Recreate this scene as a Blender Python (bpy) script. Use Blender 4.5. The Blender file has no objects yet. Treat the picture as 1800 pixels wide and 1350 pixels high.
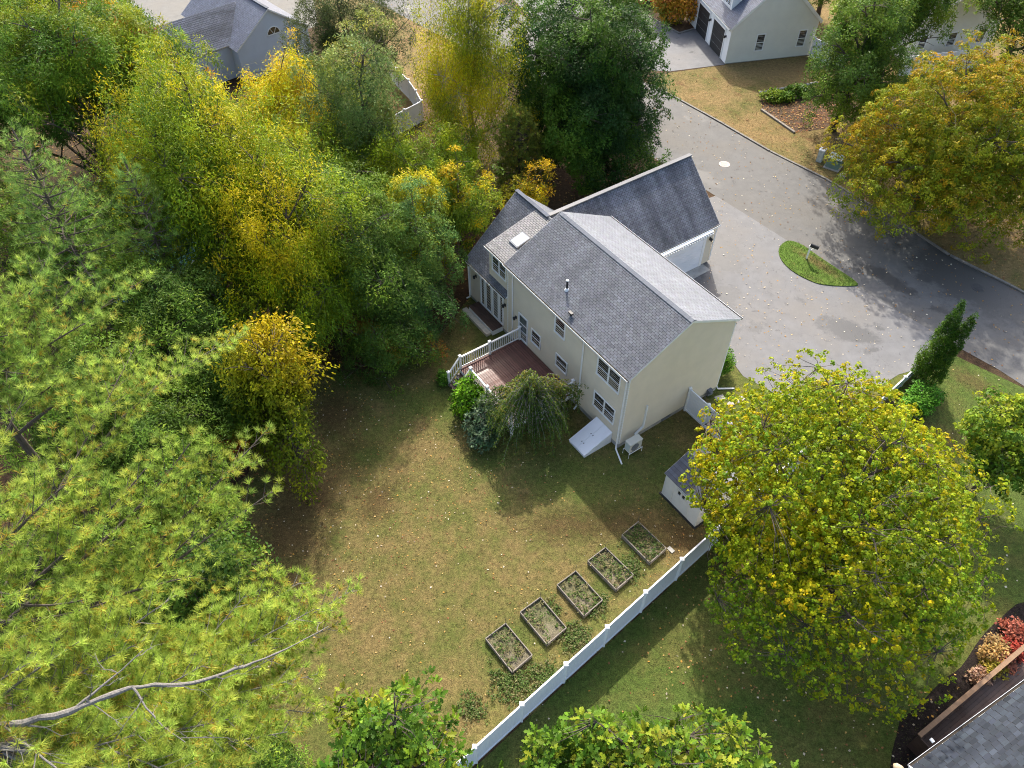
import bpy, math, random
import numpy as np
from mathutils import Matrix, Vector

R = math.radians
rng = np.random.default_rng(7)
random.seed(7)
S = bpy.context.scene
COL = S.collection

# ------------------------------------------------------------------ camera
cam_d = bpy.data.cameras.new('camera')
cam = bpy.data.objects.new('camera', cam_d)
COL.objects.link(cam)
cam_d.sensor_width = 36.0
cam_d.lens = 27.376
cam_d.clip_start = 0.1
cam_d.clip_end = 600
PITCH, ROLL, CAMH = 0.844793, 0.006075, 33.439
_c, _s = math.cos(PITCH), math.sin(PITCH)
fw = Vector((0, _c, -_s)); up0 = Vector((0, _s, _c)); rt0 = Vector((1, 0, 0))
rt = rt0 * math.cos(ROLL) + up0 * math.sin(ROLL)
up = up0 * math.cos(ROLL) - rt0 * math.sin(ROLL)
cam.matrix_world = Matrix(((rt.x, up.x, -fw.x, 0), (rt.y, up.y, -fw.y, 0), (rt.z, up.z, -fw.z, CAMH), (0, 0, 0, 1)))
S.camera = cam

# ------------------------------------------------------------------ light
SUN_EL, SUN_AZ = R(43.5), R(91.0)          # azimuth counted from +x towards +y
W = bpy.data.worlds.new('World'); S.world = W; W.use_nodes = True
wn = W.node_tree.nodes; wl = W.node_tree.links
bg = wn['Background']; sky = wn.new('ShaderNodeTexSky')
sky.sky_type = 'NISHITA'; sky.sun_disc = False
sky.sun_elevation = SUN_EL; sky.sun_rotation = R(90) - SUN_AZ
sky.dust_density = 4.0; sky.air_density = 1.0; sky.ozone_density = 0.6; sky.altitude = 50
wl.new(sky.outputs[0], bg.inputs[0]); bg.inputs[1].default_value = 0.15
sl = bpy.data.lights.new('sun', 'SUN'); sl.energy = 2.5; sl.angle = R(0.9); sl.color = (1.0, 0.95, 0.86)
sun = bpy.data.objects.new('sun', sl); COL.objects.link(sun)
sd = Vector((math.cos(SUN_EL) * math.cos(SUN_AZ), math.cos(SUN_EL) * math.sin(SUN_AZ), math.sin(SUN_EL)))
sun.rotation_euler = sd.to_track_quat('Z', 'Y').to_euler(); sun.location = sd * 120
S.view_settings.view_transform = 'Standard'; S.view_settings.look = 'None'
S.view_settings.exposure = 1.36; S.view_settings.gamma = 1.0
S.view_settings.use_curve_mapping = False
S.render.engine = 'CYCLES'
S.cycles.max_bounces = 5; S.cycles.diffuse_bounces = 3; S.cycles.glossy_bounces = 2
S.cycles.transmission_bounces = 3; S.cycles.transparent_max_bounces = 4
S.cycles.use_denoising = True; S.cycles.denoising_prefilter = 'NONE'; S.cycles.filter_width = 1.05
S.cycles.sample_clamp_indirect = 6.0

# ------------------------------------------------------------------ materials
class NT:
    def __init__(s, name):
        s.m = bpy.data.materials.new(name); s.m.use_nodes = True
        s.t = s.m.node_tree; s.n = s.t.nodes; s.l = s.t.links
        s.b = s.n['Principled BSDF']
    def new(s, t, **kw):
        n = s.n.new(t)
        for k, v in kw.items(): setattr(n, k, v)
        return n
    def link(s, a, b): s.l.new(a, b)
    def noise(s, scale, detail=4, rough=.55, vec=None, dist=0):
        n = s.new('ShaderNodeTexNoise'); n.inputs['Scale'].default_value = scale
        n.inputs['Detail'].default_value = detail; n.inputs['Roughness'].default_value = rough
        n.inputs['Distortion'].default_value = dist
        s.link(vec if vec is not None else s.pos(), n.inputs['Vector'])
        return n.outputs['Fac']
    def pos(s):
        if not hasattr(s, '_p'): s._p = s.new('ShaderNodeTexCoord').outputs['Object']
        return s._p
    def ramp(s, fac, stops):
        r = s.new('ShaderNodeValToRGB'); e = r.color_ramp.elements
        while len(e) < len(stops): e.new(0.5)
        for i, (p, c) in enumerate(stops):
            e[i].position = p
            e[i].color = (c, c, c, 1) if isinstance(c, (int, float)) else (*c, 1)
        s.link(fac, r.inputs[0]); return r.outputs[0]
    def mix(s, fac, a, b, mode='MIX'):
        m = s.new('ShaderNodeMix', data_type='RGBA', blend_type=mode)
        for v, k in ((fac, 0), (a, 6), (b, 7)):
            if isinstance(v, (int, float)): m.inputs[k].default_value = v
            elif isinstance(v, tuple): m.inputs[k].default_value = (*v, 1)
            else: s.link(v, m.inputs[k])
        return m.outputs[2]
    def math(s, op, a, b=0.0, c=None, clamp=False):
        m = s.new('ShaderNodeMath', operation=op); m.use_clamp = clamp
        for i, v in enumerate((a, b, c)):
            if v is None: continue
            if isinstance(v, (int, float)): m.inputs[i].default_value = v
            else: s.link(v, m.inputs[i])
        return m.outputs[0]
    def bump(s, h, strength=.3, dist=.02):
        b = s.new('ShaderNodeBump'); b.inputs['Strength'].default_value = strength
        b.inputs['Distance'].default_value = dist
        s.link(h, b.inputs['Height']); s.link(b.outputs[0], s.b.inputs['Normal'])
    def scaled(s, sx, sy, sz):
        m = s.new('ShaderNodeMapping'); m.inputs['Scale'].default_value = (sx, sy, sz)
        s.link(s.pos(), m.inputs['Vector']); return m.outputs[0]
    def col(s, c): s.link(c, s.b.inputs['Base Color']) if not isinstance(c, tuple) else setattr(s.b.inputs['Base Color'], 'default_value', (*c, 1))
    def rough(s, v, spec=.4):
        if isinstance(v, (int, float)): s.b.inputs['Roughness'].default_value = v
        else: s.link(v, s.b.inputs['Roughness'])
        s.b.inputs['Specular IOR Level'].default_value = spec

def plain(name, c, rough=.6, var=.12, scale=3.0, spec=.4, metallic=0.0, grain=0.0):
    t = NT(name)
    n = t.noise(scale, 5, .6)
    d = tuple(x * (1 - var) for x in c); b = tuple(min(1, x * (1 + var)) for x in c)
    t.col(t.ramp(n, [(.25, d), (.75, b)])); t.rough(rough, spec)
    t.b.inputs['Metallic'].default_value = metallic
    if grain: t.bump(t.noise(scale * 30, 3), grain, .004)
    return t.m

def attr_mat(name, translucent=0.0, rough=.5, spec=.35, bump=0):
    t = NT(name)
    a = t.new('ShaderNodeAttribute', attribute_name='col')
    t.col(a.outputs['Color']); t.rough(rough, spec)
    if bump: t.bump(t.noise(bump, 4), .3, .01)
    if translucent:
        tr = t.new('ShaderNodeBsdfTranslucent')
        g = t.new('ShaderNodeGamma'); g.inputs[1].default_value = .85
        t.link(a.outputs['Color'], g.inputs[0]); t.link(g.outputs[0], tr.inputs['Color'])
        mx = t.new('ShaderNodeMixShader'); mx.inputs[0].default_value = translucent
        t.link(t.b.outputs[0], mx.inputs[1]); t.link(tr.outputs[0], mx.inputs[2])
        t.link(mx.outputs[0], t.n['Material Output'].inputs['Surface'])
    return t.m

def bark_mat(name, c):
    t = NT(name)
    n = t.noise(9, 5, .6, t.scaled(3, 3, .6))
    t.col(t.ramp(n, [(.3, tuple(x * .5 for x in c)), (.7, c)])); t.rough(.85, .2)
    t.bump(n, .6, .03); return t.m

def shingle_mat(name, dark, light, streak=.5, rough=.55, spec=.5, run=(.22, 1.3, .22)):
    t = NT(name)
    a = t.new('ShaderNodeAttribute', attribute_name='col')
    n = t.noise(1.1, 4, .6)
    base = t.mix(n, dark, light)
    st = t.ramp(t.noise(.9, 6, .66, t.scaled(*run)), [(.38, 1 - streak), (.62, 1.0)])
    c = t.mix(1.0, base, a.outputs['Color'], 'MULTIPLY')
    c = t.mix(1.0, c, st, 'MULTIPLY')
    gr = t.ramp(t.noise(90, 2), [(.3, .8), (.7, 1.15)])
    c = t.mix(1.0, c, gr, 'MULTIPLY')
    t.col(c); t.rough(rough, spec); t.bump(t.noise(120, 3), .35, .005)
    return t.m

M = {}
M['leaf'] = attr_mat('leaf', .32, .5, .12)
M['needle'] = attr_mat('needle', .42, .5, .1)
M['bark'] = bark_mat('bark', (.13, .105, .085))
M['bark_grey'] = bark_mat('bark_grey', (.25, .23, .205))
M['bark_pale'] = bark_mat('bark_pale', (.34, .31, .27))
M['siding'] = plain('siding', (.69, .60, .455), .55, .06, 1.2)
M['siding_white'] = plain('siding_white', (.70, .68, .60), .55, .05, 1.2)
M['siding_blue'] = plain('siding_blue', (.52, .56, .62), .55, .05, 1.2)
M['shed_wall'] = plain('shed_wall', (.58, .57, .52), .55, .08, 1.5)
M['trim'] = plain('trim', (.80, .80, .78), .45, .04, 2)
M['vinyl'] = plain('vinyl', (.80, .81, .84), .35, .04, 1.0)
M['concrete'] = plain('concrete', (.36, .35, .32), .85, .25, 2.5, .2, grain=.4)
M['glass'] = plain('glass', (.018, .022, .026), .05, .2, 1, .8)
M['glass_light'] = plain('glass_light', (.10, .12, .13), .06, .3, 1.5, .8)
M['black'] = plain('black', (.02, .02, .022), .5, .2, 3)
M['black_door'] = plain('black_door', (.028, .027, .026), .5, .15, 2)
M['skylight_glass'] = plain('skylight_glass', (.42, .46, .52), .12, .1, 1.5, .7)
M['lead'] = plain('lead', (.16, .17, .19), .5, .2, 3)
M['steel_white'] = plain('steel_white', (.76, .78, .82), .3, .05, 1.2, .5)
M['ac_beige'] = plain('ac_beige', (.62, .59, .50), .45, .06, 3)
M['gutter_dirt'] = plain('gutter_dirt', (.05, .04, .03), .9, .5, 12, .2)
M['green_box'] = plain('green_box', (.14, .22, .18), .5, .15, 3)
M['grey_box'] = plain('grey_box', (.45, .50, .47), .5, .1, 3)
M['stone'] = plain('stone', (.36, .34, .31), .85, .3, 5, .2, grain=.5)
M['kerb_stone'] = plain('kerb_stone', (.19, .175, .155), .85, .35, 4, .2, grain=.5)
M['timber'] = plain('timber', (.215, .19, .16), .8, .3, 6, .2, grain=.4)
M['timber_pale'] = plain('timber_pale', (.52, .46, .36), .75, .2, 6, .2)
M['metal_iron'] = plain('metal_iron', (.05, .05, .05), .6, .3, 6)
M['manhole_pale'] = plain('manhole_pale', (.48, .40, .36), .8, .2, 6, .2, grain=.5)
M['car_red'] = plain('car_red', (.35, .02, .02), .25, .1, 2, .6)
M['rubber'] = plain('rubber', (.02, .02, .02), .8, .2, 6)
M['pool_water'] = plain('pool_water', (.25, .55, .62), .1, .1, .6, .6)
M['copper'] = plain('copper', (.62, .48, .30), .6, .2, 4)

def deck_mat(name, c):
    t = NT(name)
    n = t.noise(2.2, 5, .6, t.scaled(1, 1, 1)); a = t.new('ShaderNodeObjectInfo').outputs['Random']
    g = t.noise(14, 4, .6, t.scaled(1, .15, 1))
    base = t.ramp(n, [(.3, tuple(x * .7 for x in c)), (.7, c)])
    v = t.math('MULTIPLY_ADD', a, .5, .75)
    cc = t.new('ShaderNodeCombineColor')
    for i in range(3): t.link(v, cc.inputs[i])
    base = t.mix(1.0, base, cc.outputs[0], 'MULTIPLY')
    base = t.mix(1.0, base, t.ramp(g, [(.3, .8), (.7, 1.1)]), 'MULTIPLY')
    t.col(base); t.rough(t.ramp(t.noise(1.3, 3), [(.35, .42), (.65, .7)]), .4)
    return t.m
M['deck_red'] = deck_mat('deck_red', (.155, .068, .052))
M['deck_brown'] = deck_mat('deck_brown', (.075, .042, .030))
M['deck_top'] = deck_mat('deck_top', (.30, .18, .10))

def asphalt_mat(name, c, patch_lo, patch_hi, seed, damp_shade=()):
    t = NT(name)
    mp = t.new('ShaderNodeMapping'); mp.inputs['Location'].default_value = (seed, seed * .7, 0)
    t.link(t.pos(), mp.inputs['Vector']); v = mp.outputs[0]
    fine = t.noise(60, 3, .6, v); mid = t.noise(1.4, 6, .62, v); big = t.noise(.22, 4, .55, v)
    base = t.mix(t.ramp(mid, [(.3, 0.), (.7, 1.)]), tuple(x * .86 for x in c), tuple(x * 1.1 for x in c))
    warm = t.mix(t.ramp(big, [(.45, 0.), (.65, .55)]), base, (c[0] * 1.06, c[1] * .98, c[2] * .86))
    pm = t.new('ShaderNodeMath', operation='ADD'); 
    p1 = t.noise(.3, 7, .66, v, .4)
    patch = t.ramp(p1, [(patch_lo, 0.), (patch_hi, 1.)])
    for (x, y, rx, ry, rz) in damp_shade:
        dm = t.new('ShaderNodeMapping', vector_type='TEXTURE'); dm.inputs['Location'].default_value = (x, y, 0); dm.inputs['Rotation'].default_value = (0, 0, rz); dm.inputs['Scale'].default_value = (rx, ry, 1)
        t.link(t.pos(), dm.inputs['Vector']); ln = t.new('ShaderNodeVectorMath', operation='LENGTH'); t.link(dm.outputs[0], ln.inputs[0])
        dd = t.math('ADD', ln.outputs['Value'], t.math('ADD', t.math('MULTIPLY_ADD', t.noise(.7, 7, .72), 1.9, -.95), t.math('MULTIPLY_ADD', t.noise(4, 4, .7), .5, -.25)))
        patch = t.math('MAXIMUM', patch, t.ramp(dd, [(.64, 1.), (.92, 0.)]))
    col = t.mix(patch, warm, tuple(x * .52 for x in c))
    p2 = t.ramp(t.noise(1.1, 5, .7, v, .6), [(.64, 0.), (.67, .7)])
    col = t.mix(p2, col, tuple(x * .5 for x in c))
    vo = t.new('ShaderNodeTexVoronoi', feature='DISTANCE_TO_EDGE'); vo.inputs['Scale'].default_value = .28
    wv = t.new('ShaderNodeMix', data_type='VECTOR'); wv.inputs[0].default_value = .45
    nn = t.new('ShaderNodeTexNoise'); nn.inputs['Scale'].default_value = .8; nn.inputs['Detail'].default_value = 5
    t.link(v, nn.inputs['Vector']); t.link(v, wv.inputs[4])
    sc = t.new('ShaderNodeVectorMath', operation='MULTIPLY_ADD'); t.link(nn.outputs['Color'], sc.inputs[0])
    sc.inputs[1].default_value = (3, 3, 3); t.link(v, sc.inputs[2])
    t.link(sc.outputs[0], vo.inputs['Vector'])
    crack = t.ramp(vo.outputs['Distance'], [(.0, .45), (.006, 0.)])
    col = t.mix(crack, col, tuple(x * .45 for x in c))
    col = t.mix(1.0, col, t.ramp(fine, [(.25, .82), (.75, 1.16)]), 'MULTIPLY')
    t.col(col)
    t.rough(t.math('SUBTRACT', .78, t.math('MULTIPLY', patch, .22)), .35)
    t.bump(fine, .35, .01); return t.m
M['asphalt'] = asphalt_mat('asphalt', (.118, .115, .109), .60, .64, 3.0, [(30.5, 38.5, 6.5, 3.4, -.9), (24.5, 39.2, 2.4, .8, -.9), (14.4, 50.6, 1.9, .8, -.9), (25.8, 45.0, 2.4, 1.0, -.9)])  # largest ellipse paints the maple's shade, with damp, into the road; others are damp
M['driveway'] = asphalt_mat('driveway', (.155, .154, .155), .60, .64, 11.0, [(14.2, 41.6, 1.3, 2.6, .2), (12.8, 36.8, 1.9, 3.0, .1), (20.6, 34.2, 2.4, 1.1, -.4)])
M['paving_pale'] = asphalt_mat('paving_pale', (.15, .145, .13), .7, .75, 23.0)

def grass_mat(name, tan, green, brown, green_bias=.5, brown_lo=.6, spots=()):
    t = NT(name)
    big = t.noise(.16, 5, .6, None, .3); mid = t.noise(.9, 6, .68); fine = t.noise(16, 4, .75); ff = t.noise(55, 2, .6)
    f = t.math('ADD', t.math('MULTIPLY', big, .55), t.math('MULTIPLY', mid, .45))
    base = t.mix(t.ramp(f, [(green_bias - .07, 1.), (green_bias + .09, 0.)]), tan, green)
    br = t.ramp(t.noise(.33, 6, .7, t.scaled(1, 1.1, 1), .5), [(brown_lo, 0.), (brown_lo + .12, .85)])
    base = t.mix(br, base, brown)
    for (x, y, rx, ry, rz, kind) in spots:          # worn and lush places of the turf
        mp = t.new('ShaderNodeMapping', vector_type='TEXTURE'); mp.inputs['Location'].default_value = (x, y, 0); mp.inputs['Rotation'].default_value = (0, 0, rz); mp.inputs['Scale'].default_value = (rx, ry, 1)
        t.link(t.pos(), mp.inputs['Vector']); ln = t.new('ShaderNodeVectorMath', operation='LENGTH'); t.link(mp.outputs[0], ln.inputs[0])
        d = t.math('ADD', ln.outputs['Value'], t.math('ADD', t.math('MULTIPLY_ADD', t.noise(.8, 7, .75), 1.5, -.75), t.math('MULTIPLY_ADD', t.noise(4.0, 5, .75), 1.3, -.65)))
        base = t.mix(t.ramp(d, [(.3, .72), (1.15, 0.)]), base, brown if kind == 'brown' else tuple(c_ * k_ for c_, k_ in zip(green, (.66, .88, .7))) if kind == 'green' else tan)
    base = t.mix(1.0, base, t.ramp(t.noise(4.5, 4, .7), [(.3, .62), (.7, 1.34)]), 'MULTIPLY')
    base = t.mix(1.0, base, t.ramp(fine, [(.28, .45), (.72, 1.5)]), 'MULTIPLY')
    base = t.mix(1.0, base, t.ramp(ff, [(.25, .7), (.75, 1.3)]), 'MULTIPLY')
    t.col(base); t.rough(.9, .15)
    t.bump(t.math('ADD', fine, t.math('MULTIPLY', ff, .6)), .8, .05)
    return t.m
M['lawn'] = grass_mat('lawn', (.180, .134, .051), (.102, .113, .027), (.072, .043, .018), .49, .61,
    spots=[(-9.8, 27.4, 2.0, 2.6, .3, 'brown'), (-10.6, 20.5, 2.4, 5, -.2, 'brown'), (-8.2, 24.6, 1.7, 1.3, .2, 'brown'), (-6.8, 21.6, 1.5, 1.3, .8, 'brown'), (4.0, 20.6, 4.6, 1.5, .1, 'brown'), (8.4, 19.6, 1.7, 1.6, .6, 'brown'),
           (-6.6, 31.5, 4.2, 2.0, .5, 'green'), (2.6, 23.4, 5.0, 2.5, -.45, 'green'), (8.3, 23.4, 2.8, 2.8, 0, 'green'), (-3.4, 28.5, 1.5, 3.6, 0, 'green'), (-5.5, 28.0, 1.6, 1.2, .4, 'green'), (0, 14.5, 2.6, 1.2, .7, 'green'), (-1.5, 24, 1.6, 2.0, 0, 'green'), (-7.6, 24.5, 1.5, 1.0, 0, 'green'), (4.6, 17.5, 2.4, .8, .7, 'green')])
M['lawn_right'] = grass_mat('lawn_right', (.130, .122, .034), (.078, .112, .021), (.10, .07, .026), .53, .62, spots=[(22, 26, 3, 2.2, 0, 'brown'), (27, 29.5, 3.2, .9, -.9, 'brown'), (11, 18, 2, 3, .7, 'brown'), (9, 11, 3, 1.2, .4, 'green')])
M['lawn_front'] = grass_mat('lawn_front', (.225, .155, .064), (.115, .112, .03), (.135, .066, .03), .45, .56)
M['lawn_green'] = grass_mat('lawn_green', (.13, .14, .034), (.09, .15, .022), (.15, .09, .042), .58, .60, spots=[(20.3, 40.6, 2.3, .55, -.93, 'brown')])
M['litter'] = grass_mat('litter', (.085, .052, .028), (.045, .042, .016), (.05, .028, .016), .42, .5)
M['mulch'] = grass_mat('mulch', (.028, .02, .018), (.02, .015, .013), (.035, .024, .02), .5, .6)
M['bed_soil'] = grass_mat('bed_soil', (.20, .17, .12), (.11, .11, .05), (.12, .095, .075), .5, .55)
M['mulch_brown'] = grass_mat('mulch_brown', (.12, .075, .05), (.07, .05, .03), (.15, .07, .04), .5, .55)
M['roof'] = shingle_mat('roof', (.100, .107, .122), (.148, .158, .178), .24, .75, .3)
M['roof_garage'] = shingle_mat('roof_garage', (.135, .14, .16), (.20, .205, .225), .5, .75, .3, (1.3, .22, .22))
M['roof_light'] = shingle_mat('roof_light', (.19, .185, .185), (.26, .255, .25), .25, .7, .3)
M['roof_sunlit'] = shingle_mat('roof_sunlit', (.185, .195, .212), (.235, .243, .26), .12, .7, .3)  # lighter shingle copy for sun-facing slopes, the sunlight put into the colour
M['roof_blue'] = shingle_mat('roof_blue', (.085, .10, .14), (.13, .145, .19), .2)
M['roof_dark'] = shingle_mat('roof_dark', (.07, .08, .105), (.12, .135, .17), .4, .75, .3)
M['roof_near'] = shingle_mat('roof_near', (.03, .036, .046), (.052, .062, .078), .35, .85, .2)
M['underlay'] = plain('underlay', (.045, .046, .05), .9, .2, 4, .1)
M['fallen'] = attr_mat('fallen', .15, .7, .2)
M['grass_blade'] = attr_mat('grass_blade', .25, .7, .2)

# ------------------------------------------------------------------ object helpers
def tag(o, label=None, cat=None, group=None, kind=None):
    if label: o['label'] = label
    if cat: o['category'] = cat
    if group: o['group'] = group
    if kind: o['kind'] = kind
    return o
def empty(name, loc=(0, 0, 0), rz=0.0, label=None, cat=None, group=None):
    o = bpy.data.objects.new(name, None); COL.objects.link(o)
    o.location = loc; o.rotation_euler = (0, 0, rz); o.empty_display_size = .3
    return tag(o, label, cat, group)
def link_mesh(name, me, mat=None, parent=None, kind=None):
    if mat is not None and not me.materials: me.materials.append(mat)
    o = bpy.data.objects.new(name, me); COL.objects.link(o)
    if parent is not None: o.parent = parent
    if kind: o['kind'] = kind
    return o
def np_mesh(name, V, F, C=None):
    """V (n,3), F (m,k) same-size polygons, C per-vertex colours (n,3)"""
    V = np.asarray(V, np.float32); F = np.asarray(F, np.int32); m, k = F.shape
    me = bpy.data.meshes.new(name)
    me.vertices.add(len(V)); me.vertices.foreach_set('co', V.ravel())
    me.loops.add(m * k); me.loops.foreach_set('vertex_index', F.ravel())
    me.polygons.add(m); me.polygons.foreach_set('loop_start', np.arange(0, m * k, k, dtype=np.int32))
    me.polygons.foreach_set('loop_total', np.full(m, k, np.int32))
    if C is not None:
        a = me.attributes.new('col', 'FLOAT_COLOR', 'POINT')
        c4 = np.ones((len(V), 4), np.float32); c4[:, :3] = C
        a.data.foreach_set('color', c4.ravel())
    me.update(calc_edges=True); return me

class MB:
    def __init__(s): s.v = []; s.f = []; s.c = []; s.cur = (1, 1, 1)
    def add(s, vs, fs):
        k = len(s.v); s.v += [tuple(x) for x in vs]; s.f += [tuple(i + k for i in f) for f in fs]; s.c += [s.cur] * len(vs)
    def hexa(s, p):     # p: 4 bottom (ccw from above) then 4 top
        s.add(p, [(3, 2, 1, 0), (4, 5, 6, 7), (0, 1, 5, 4), (1, 2, 6, 5), (2, 3, 7, 6), (3, 0, 4, 7)])
    def box(s, x0, x1, y0, y1, z0, z1):
        s.hexa([(x0, y0, z0), (x1, y0, z0), (x1, y1, z0), (x0, y1, z0), (x0, y0, z1), (x1, y0, z1), (x1, y1, z1), (x0, y1, z1)])
    def fbox(s, F, u0, u1, z0, z1, d0, d1):   # box in the frame of a wall face
        P = F.pt; s.hexa([P(u0, z0, d0), P(u1, z0, d0), P(u1, z0, d1), P(u0, z0, d1), P(u0, z1, d0), P(u1, z1, d0), P(u1, z1, d1), P(u0, z1, d1)])
    def bar(s, a, b, w, h, upv=(0, 0, 1)):
        a = Vector(a); b = Vector(b); d = (b - a).normalized(); u = Vector(upv)
        sd_ = d.cross(u)
        if sd_.length < 1e-4: sd_ = d.cross(Vector((1, 0, 0)))
        sd_.normalize(); u = sd_.cross(d)
        o = [(-w / 2, -h / 2), (w / 2, -h / 2), (w / 2, h / 2), (-w / 2, h / 2)]
        s.add([a + sd_ * x + u * y for x, y in o] + [b + sd_ * x + u * y for x, y in o],
              [(3, 2, 1, 0), (4, 5, 6, 7), (0, 1, 5, 4), (1, 2, 6, 5), (2, 3, 7, 6), (3, 0, 4, 7)])
    def tube(s, pts, rad, n=6, cap=True):
        pts = [Vector(p) for p in pts]
        if isinstance(rad, (int, float)): rad = [rad] * len(pts)
        k = len(s.v); vs = []; fs = []
        for i, p in enumerate(pts):
            d = (pts[min(i + 1, len(pts) - 1)] - pts[max(i - 1, 0)]).normalized()
            x = d.cross(Vector((0.13, 0.31, 1)) if abs(d.z) < .95 else Vector((1, 0, 0))).normalized(); y = d.cross(x)
            for j in range(n):
                a = 2 * math.pi * j / n; vs.append(p + (x * math.cos(a) + y * math.sin(a)) * rad[i])
        for i in range(len(pts) - 1):
            for j in range(n):
                a = i * n + j; b = i * n + (j + 1) % n; fs.append((a, b, b + n, a + n))
        if cap: fs += [tuple(range(n))[::-1], tuple(range((len(pts) - 1) * n, len(pts) * n))]
        s.add(vs, fs)
    def prism(s, poly, z0, z1):
        n = len(poly); s.add([(x, y, z0) for x, y in poly] + [(x, y, z1) for x, y in poly],
            [tuple(range(n))[::-1], tuple(range(n, 2 * n))] + [(i, (i + 1) % n, n + (i + 1) % n, n + i) for i in range(n)])
    def build(s, name, mat, parent=None, kind=None, color=False, smooth=False):
        me = bpy.data.meshes.new(name); me.from_pydata(s.v, [], s.f)
        if color:
            a = me.attributes.new('col', 'FLOAT_COLOR', 'POINT')
            a.data.foreach_set('color', np.hstack([np.array(s.c, np.float32), np.ones((len(s.c), 1), np.float32)]).ravel())
        if smooth: me.polygons.foreach_set('use_smooth', [True] * len(me.polygons))
        me.update(); return link_mesh(name, me, mat, parent, kind)

class Face:
    """a wall plane: u along the wall, z up, d outwards"""
    def __init__(s, o, u, n): s.o = Vector(o); s.u = Vector(u); s.n = Vector(n)
    def pt(s, u, z, d=0): return s.o + s.u * u + s.n * d + Vector((0, 0, z))

# ------------------------------------------------------------------ ground sheets
def in_poly(P, poly):
    x, y = P[:, 0], P[:, 1]; n = len(poly); r = np.zeros(len(P), bool); j = n - 1
    for i in range(n):
        xi, yi = poly[i]; xj, yj = poly[j]
        c = ((yi > y) != (yj > y)) & (x < (xj - xi) * (y - yi) / (yj - yi + 1e-12) + xi)
        r ^= c; j = i
    return r
def ragged(poly, step=.5, amp=.12):
    out = []
    for i in range(len(poly)):
        a = Vector((*poly[i], 0)); b = Vector((*poly[(i + 1) % len(poly)], 0)); n = max(1, int((b - a).length / step))
        for k in range(n):
            p = a.lerp(b, k / n); out.append((p.x + rng.normal() * amp * (k > 0), p.y + rng.normal() * amp * (k > 0)))
    return out
def smooth_poly(poly, n=6):
    out = []; m = len(poly)
    for i in range(m):
        p0, p1, p2, p3 = (np.array(poly[(i + k - 1) % m], float) for k in range(4))
        for k in range(n):
            t = k / n; out.append(tuple(.5 * ((2 * p1) + (-p0 + p2) * t + (2 * p0 - 5 * p1 + 4 * p2 - p3) * t * t + (-p0 + 3 * p1 - 3 * p2 + p3) * t ** 3)))
    return out
def sheet(name, poly, z, mat, rag=0.0, kind='structure'):
    if rag: poly = ragged(poly, .6, rag)
    me = bpy.data.meshes.new(name); me.from_pydata([(x, y, z) for x, y in poly], [], [tuple(range(len(poly)))]); me.update()
    o = link_mesh(name, me, mat); o['kind'] = kind; return o

LAWN = [(-12.6, 31.6), (-9.4, 30.4), (-7.5, 30.6), (-5.2, 32.2), (-3.6, 35), (-2.6, 37.4), (6, 37), (12.5, 30), (11.6, 20.9), (-9, 2.6), (-13, 6), (-13.6, 14), (-14, 22)]
RIGHT = [(-9, 2.4), (11.6, 20.8), (24.0, 31.6), (26.2, 32.3), (29.6, 29.4), (45, 12), (40, -6), (-5, -6)]
ROAD = [(-10, 92), (14.1, 61.9), (17.11, 58.08), (19.98, 54.17), (23.35, 50.41), (26.67, 45.89), (29.37, 41.47), (32.19, 38.42), (62, 2), (50, 4.5), (29.43, 29.75), (28.5, 31.03), (26.97, 32.67), (25.88, 34.06), (22.29, 38.2), (18.82, 43.08), (16.75, 45.79), (14.82, 48.22), (2.4, 63.8), (-3.8, 70.5), (-24, 92)]
DRIVE = [(14.82, 48.22), (16.75, 45.79), (18.82, 43.08), (22.29, 38.2), (25.88, 34.06), (26.6, 32.9), (24.2, 31.2), (22.5, 30.6), (20.4, 29.2), (17.8, 28.4), (15.4, 28.7), (13.4, 30.4), (12.6, 32.6), (10.8, 33.0), (9.8, 34.5), (8.6, 41), (12, 42), (13.2, 44.4), (12.6, 47)]
NDRIVE = [(17.8, 75.84), (15.77, 74.59), (13.17, 78.45), (8, 86), (-3, 90), (1.7, 77.5), (9.6, 67.6), (13.95, 67.15), (19.1, 68.5)]
FRONT = [(14.3, 61.9), (17.3, 58.08), (20.15, 54.17), (23.5, 50.41), (26.85, 45.89), (29.55, 41.47), (32.35, 38.42), (62, 2.5), (75, 10), (75, 95), (40, 95), (18, 76), (19.1, 68.4), (13.9, 66.9), (11.6, 65.1)]
FAR_LAWN = [(-15, 60), (-8.6, 60), (-5.5, 70.5), (-14, 84), (-18, 90), (-24, 90), (-17, 74)]
ISLAND = smooth_poly([(18.88, 42.94), (18.09, 42.11), (17.99, 40.9), (18.48, 39.74), (19.48, 38.74), (20.45, 38.37), (22.1, 38.32), (22.35, 38.7), (21.47, 40.02), (20.55, 41.32), (19.74, 42.53)], 4)
MULCH = smooth_poly([(15.99, 10.72), (16.42, 11.23), (17.23, 11.75), (18.56, 12.77), (19.61, 13.38), (20.93, 14.64), (22.14, 15.54), (24, 16.5), (27, 15.5), (23, 10), (17, 6), (14.6, 7.6)], 3)
BROWN_BED = [(20.7, 60.5), (22.65, 56.9), (25.2, 57.6), (29, 61), (28, 64.6), (26.4, 65.0), (24.2, 64.2), (21.3, 63.3)]

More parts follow.
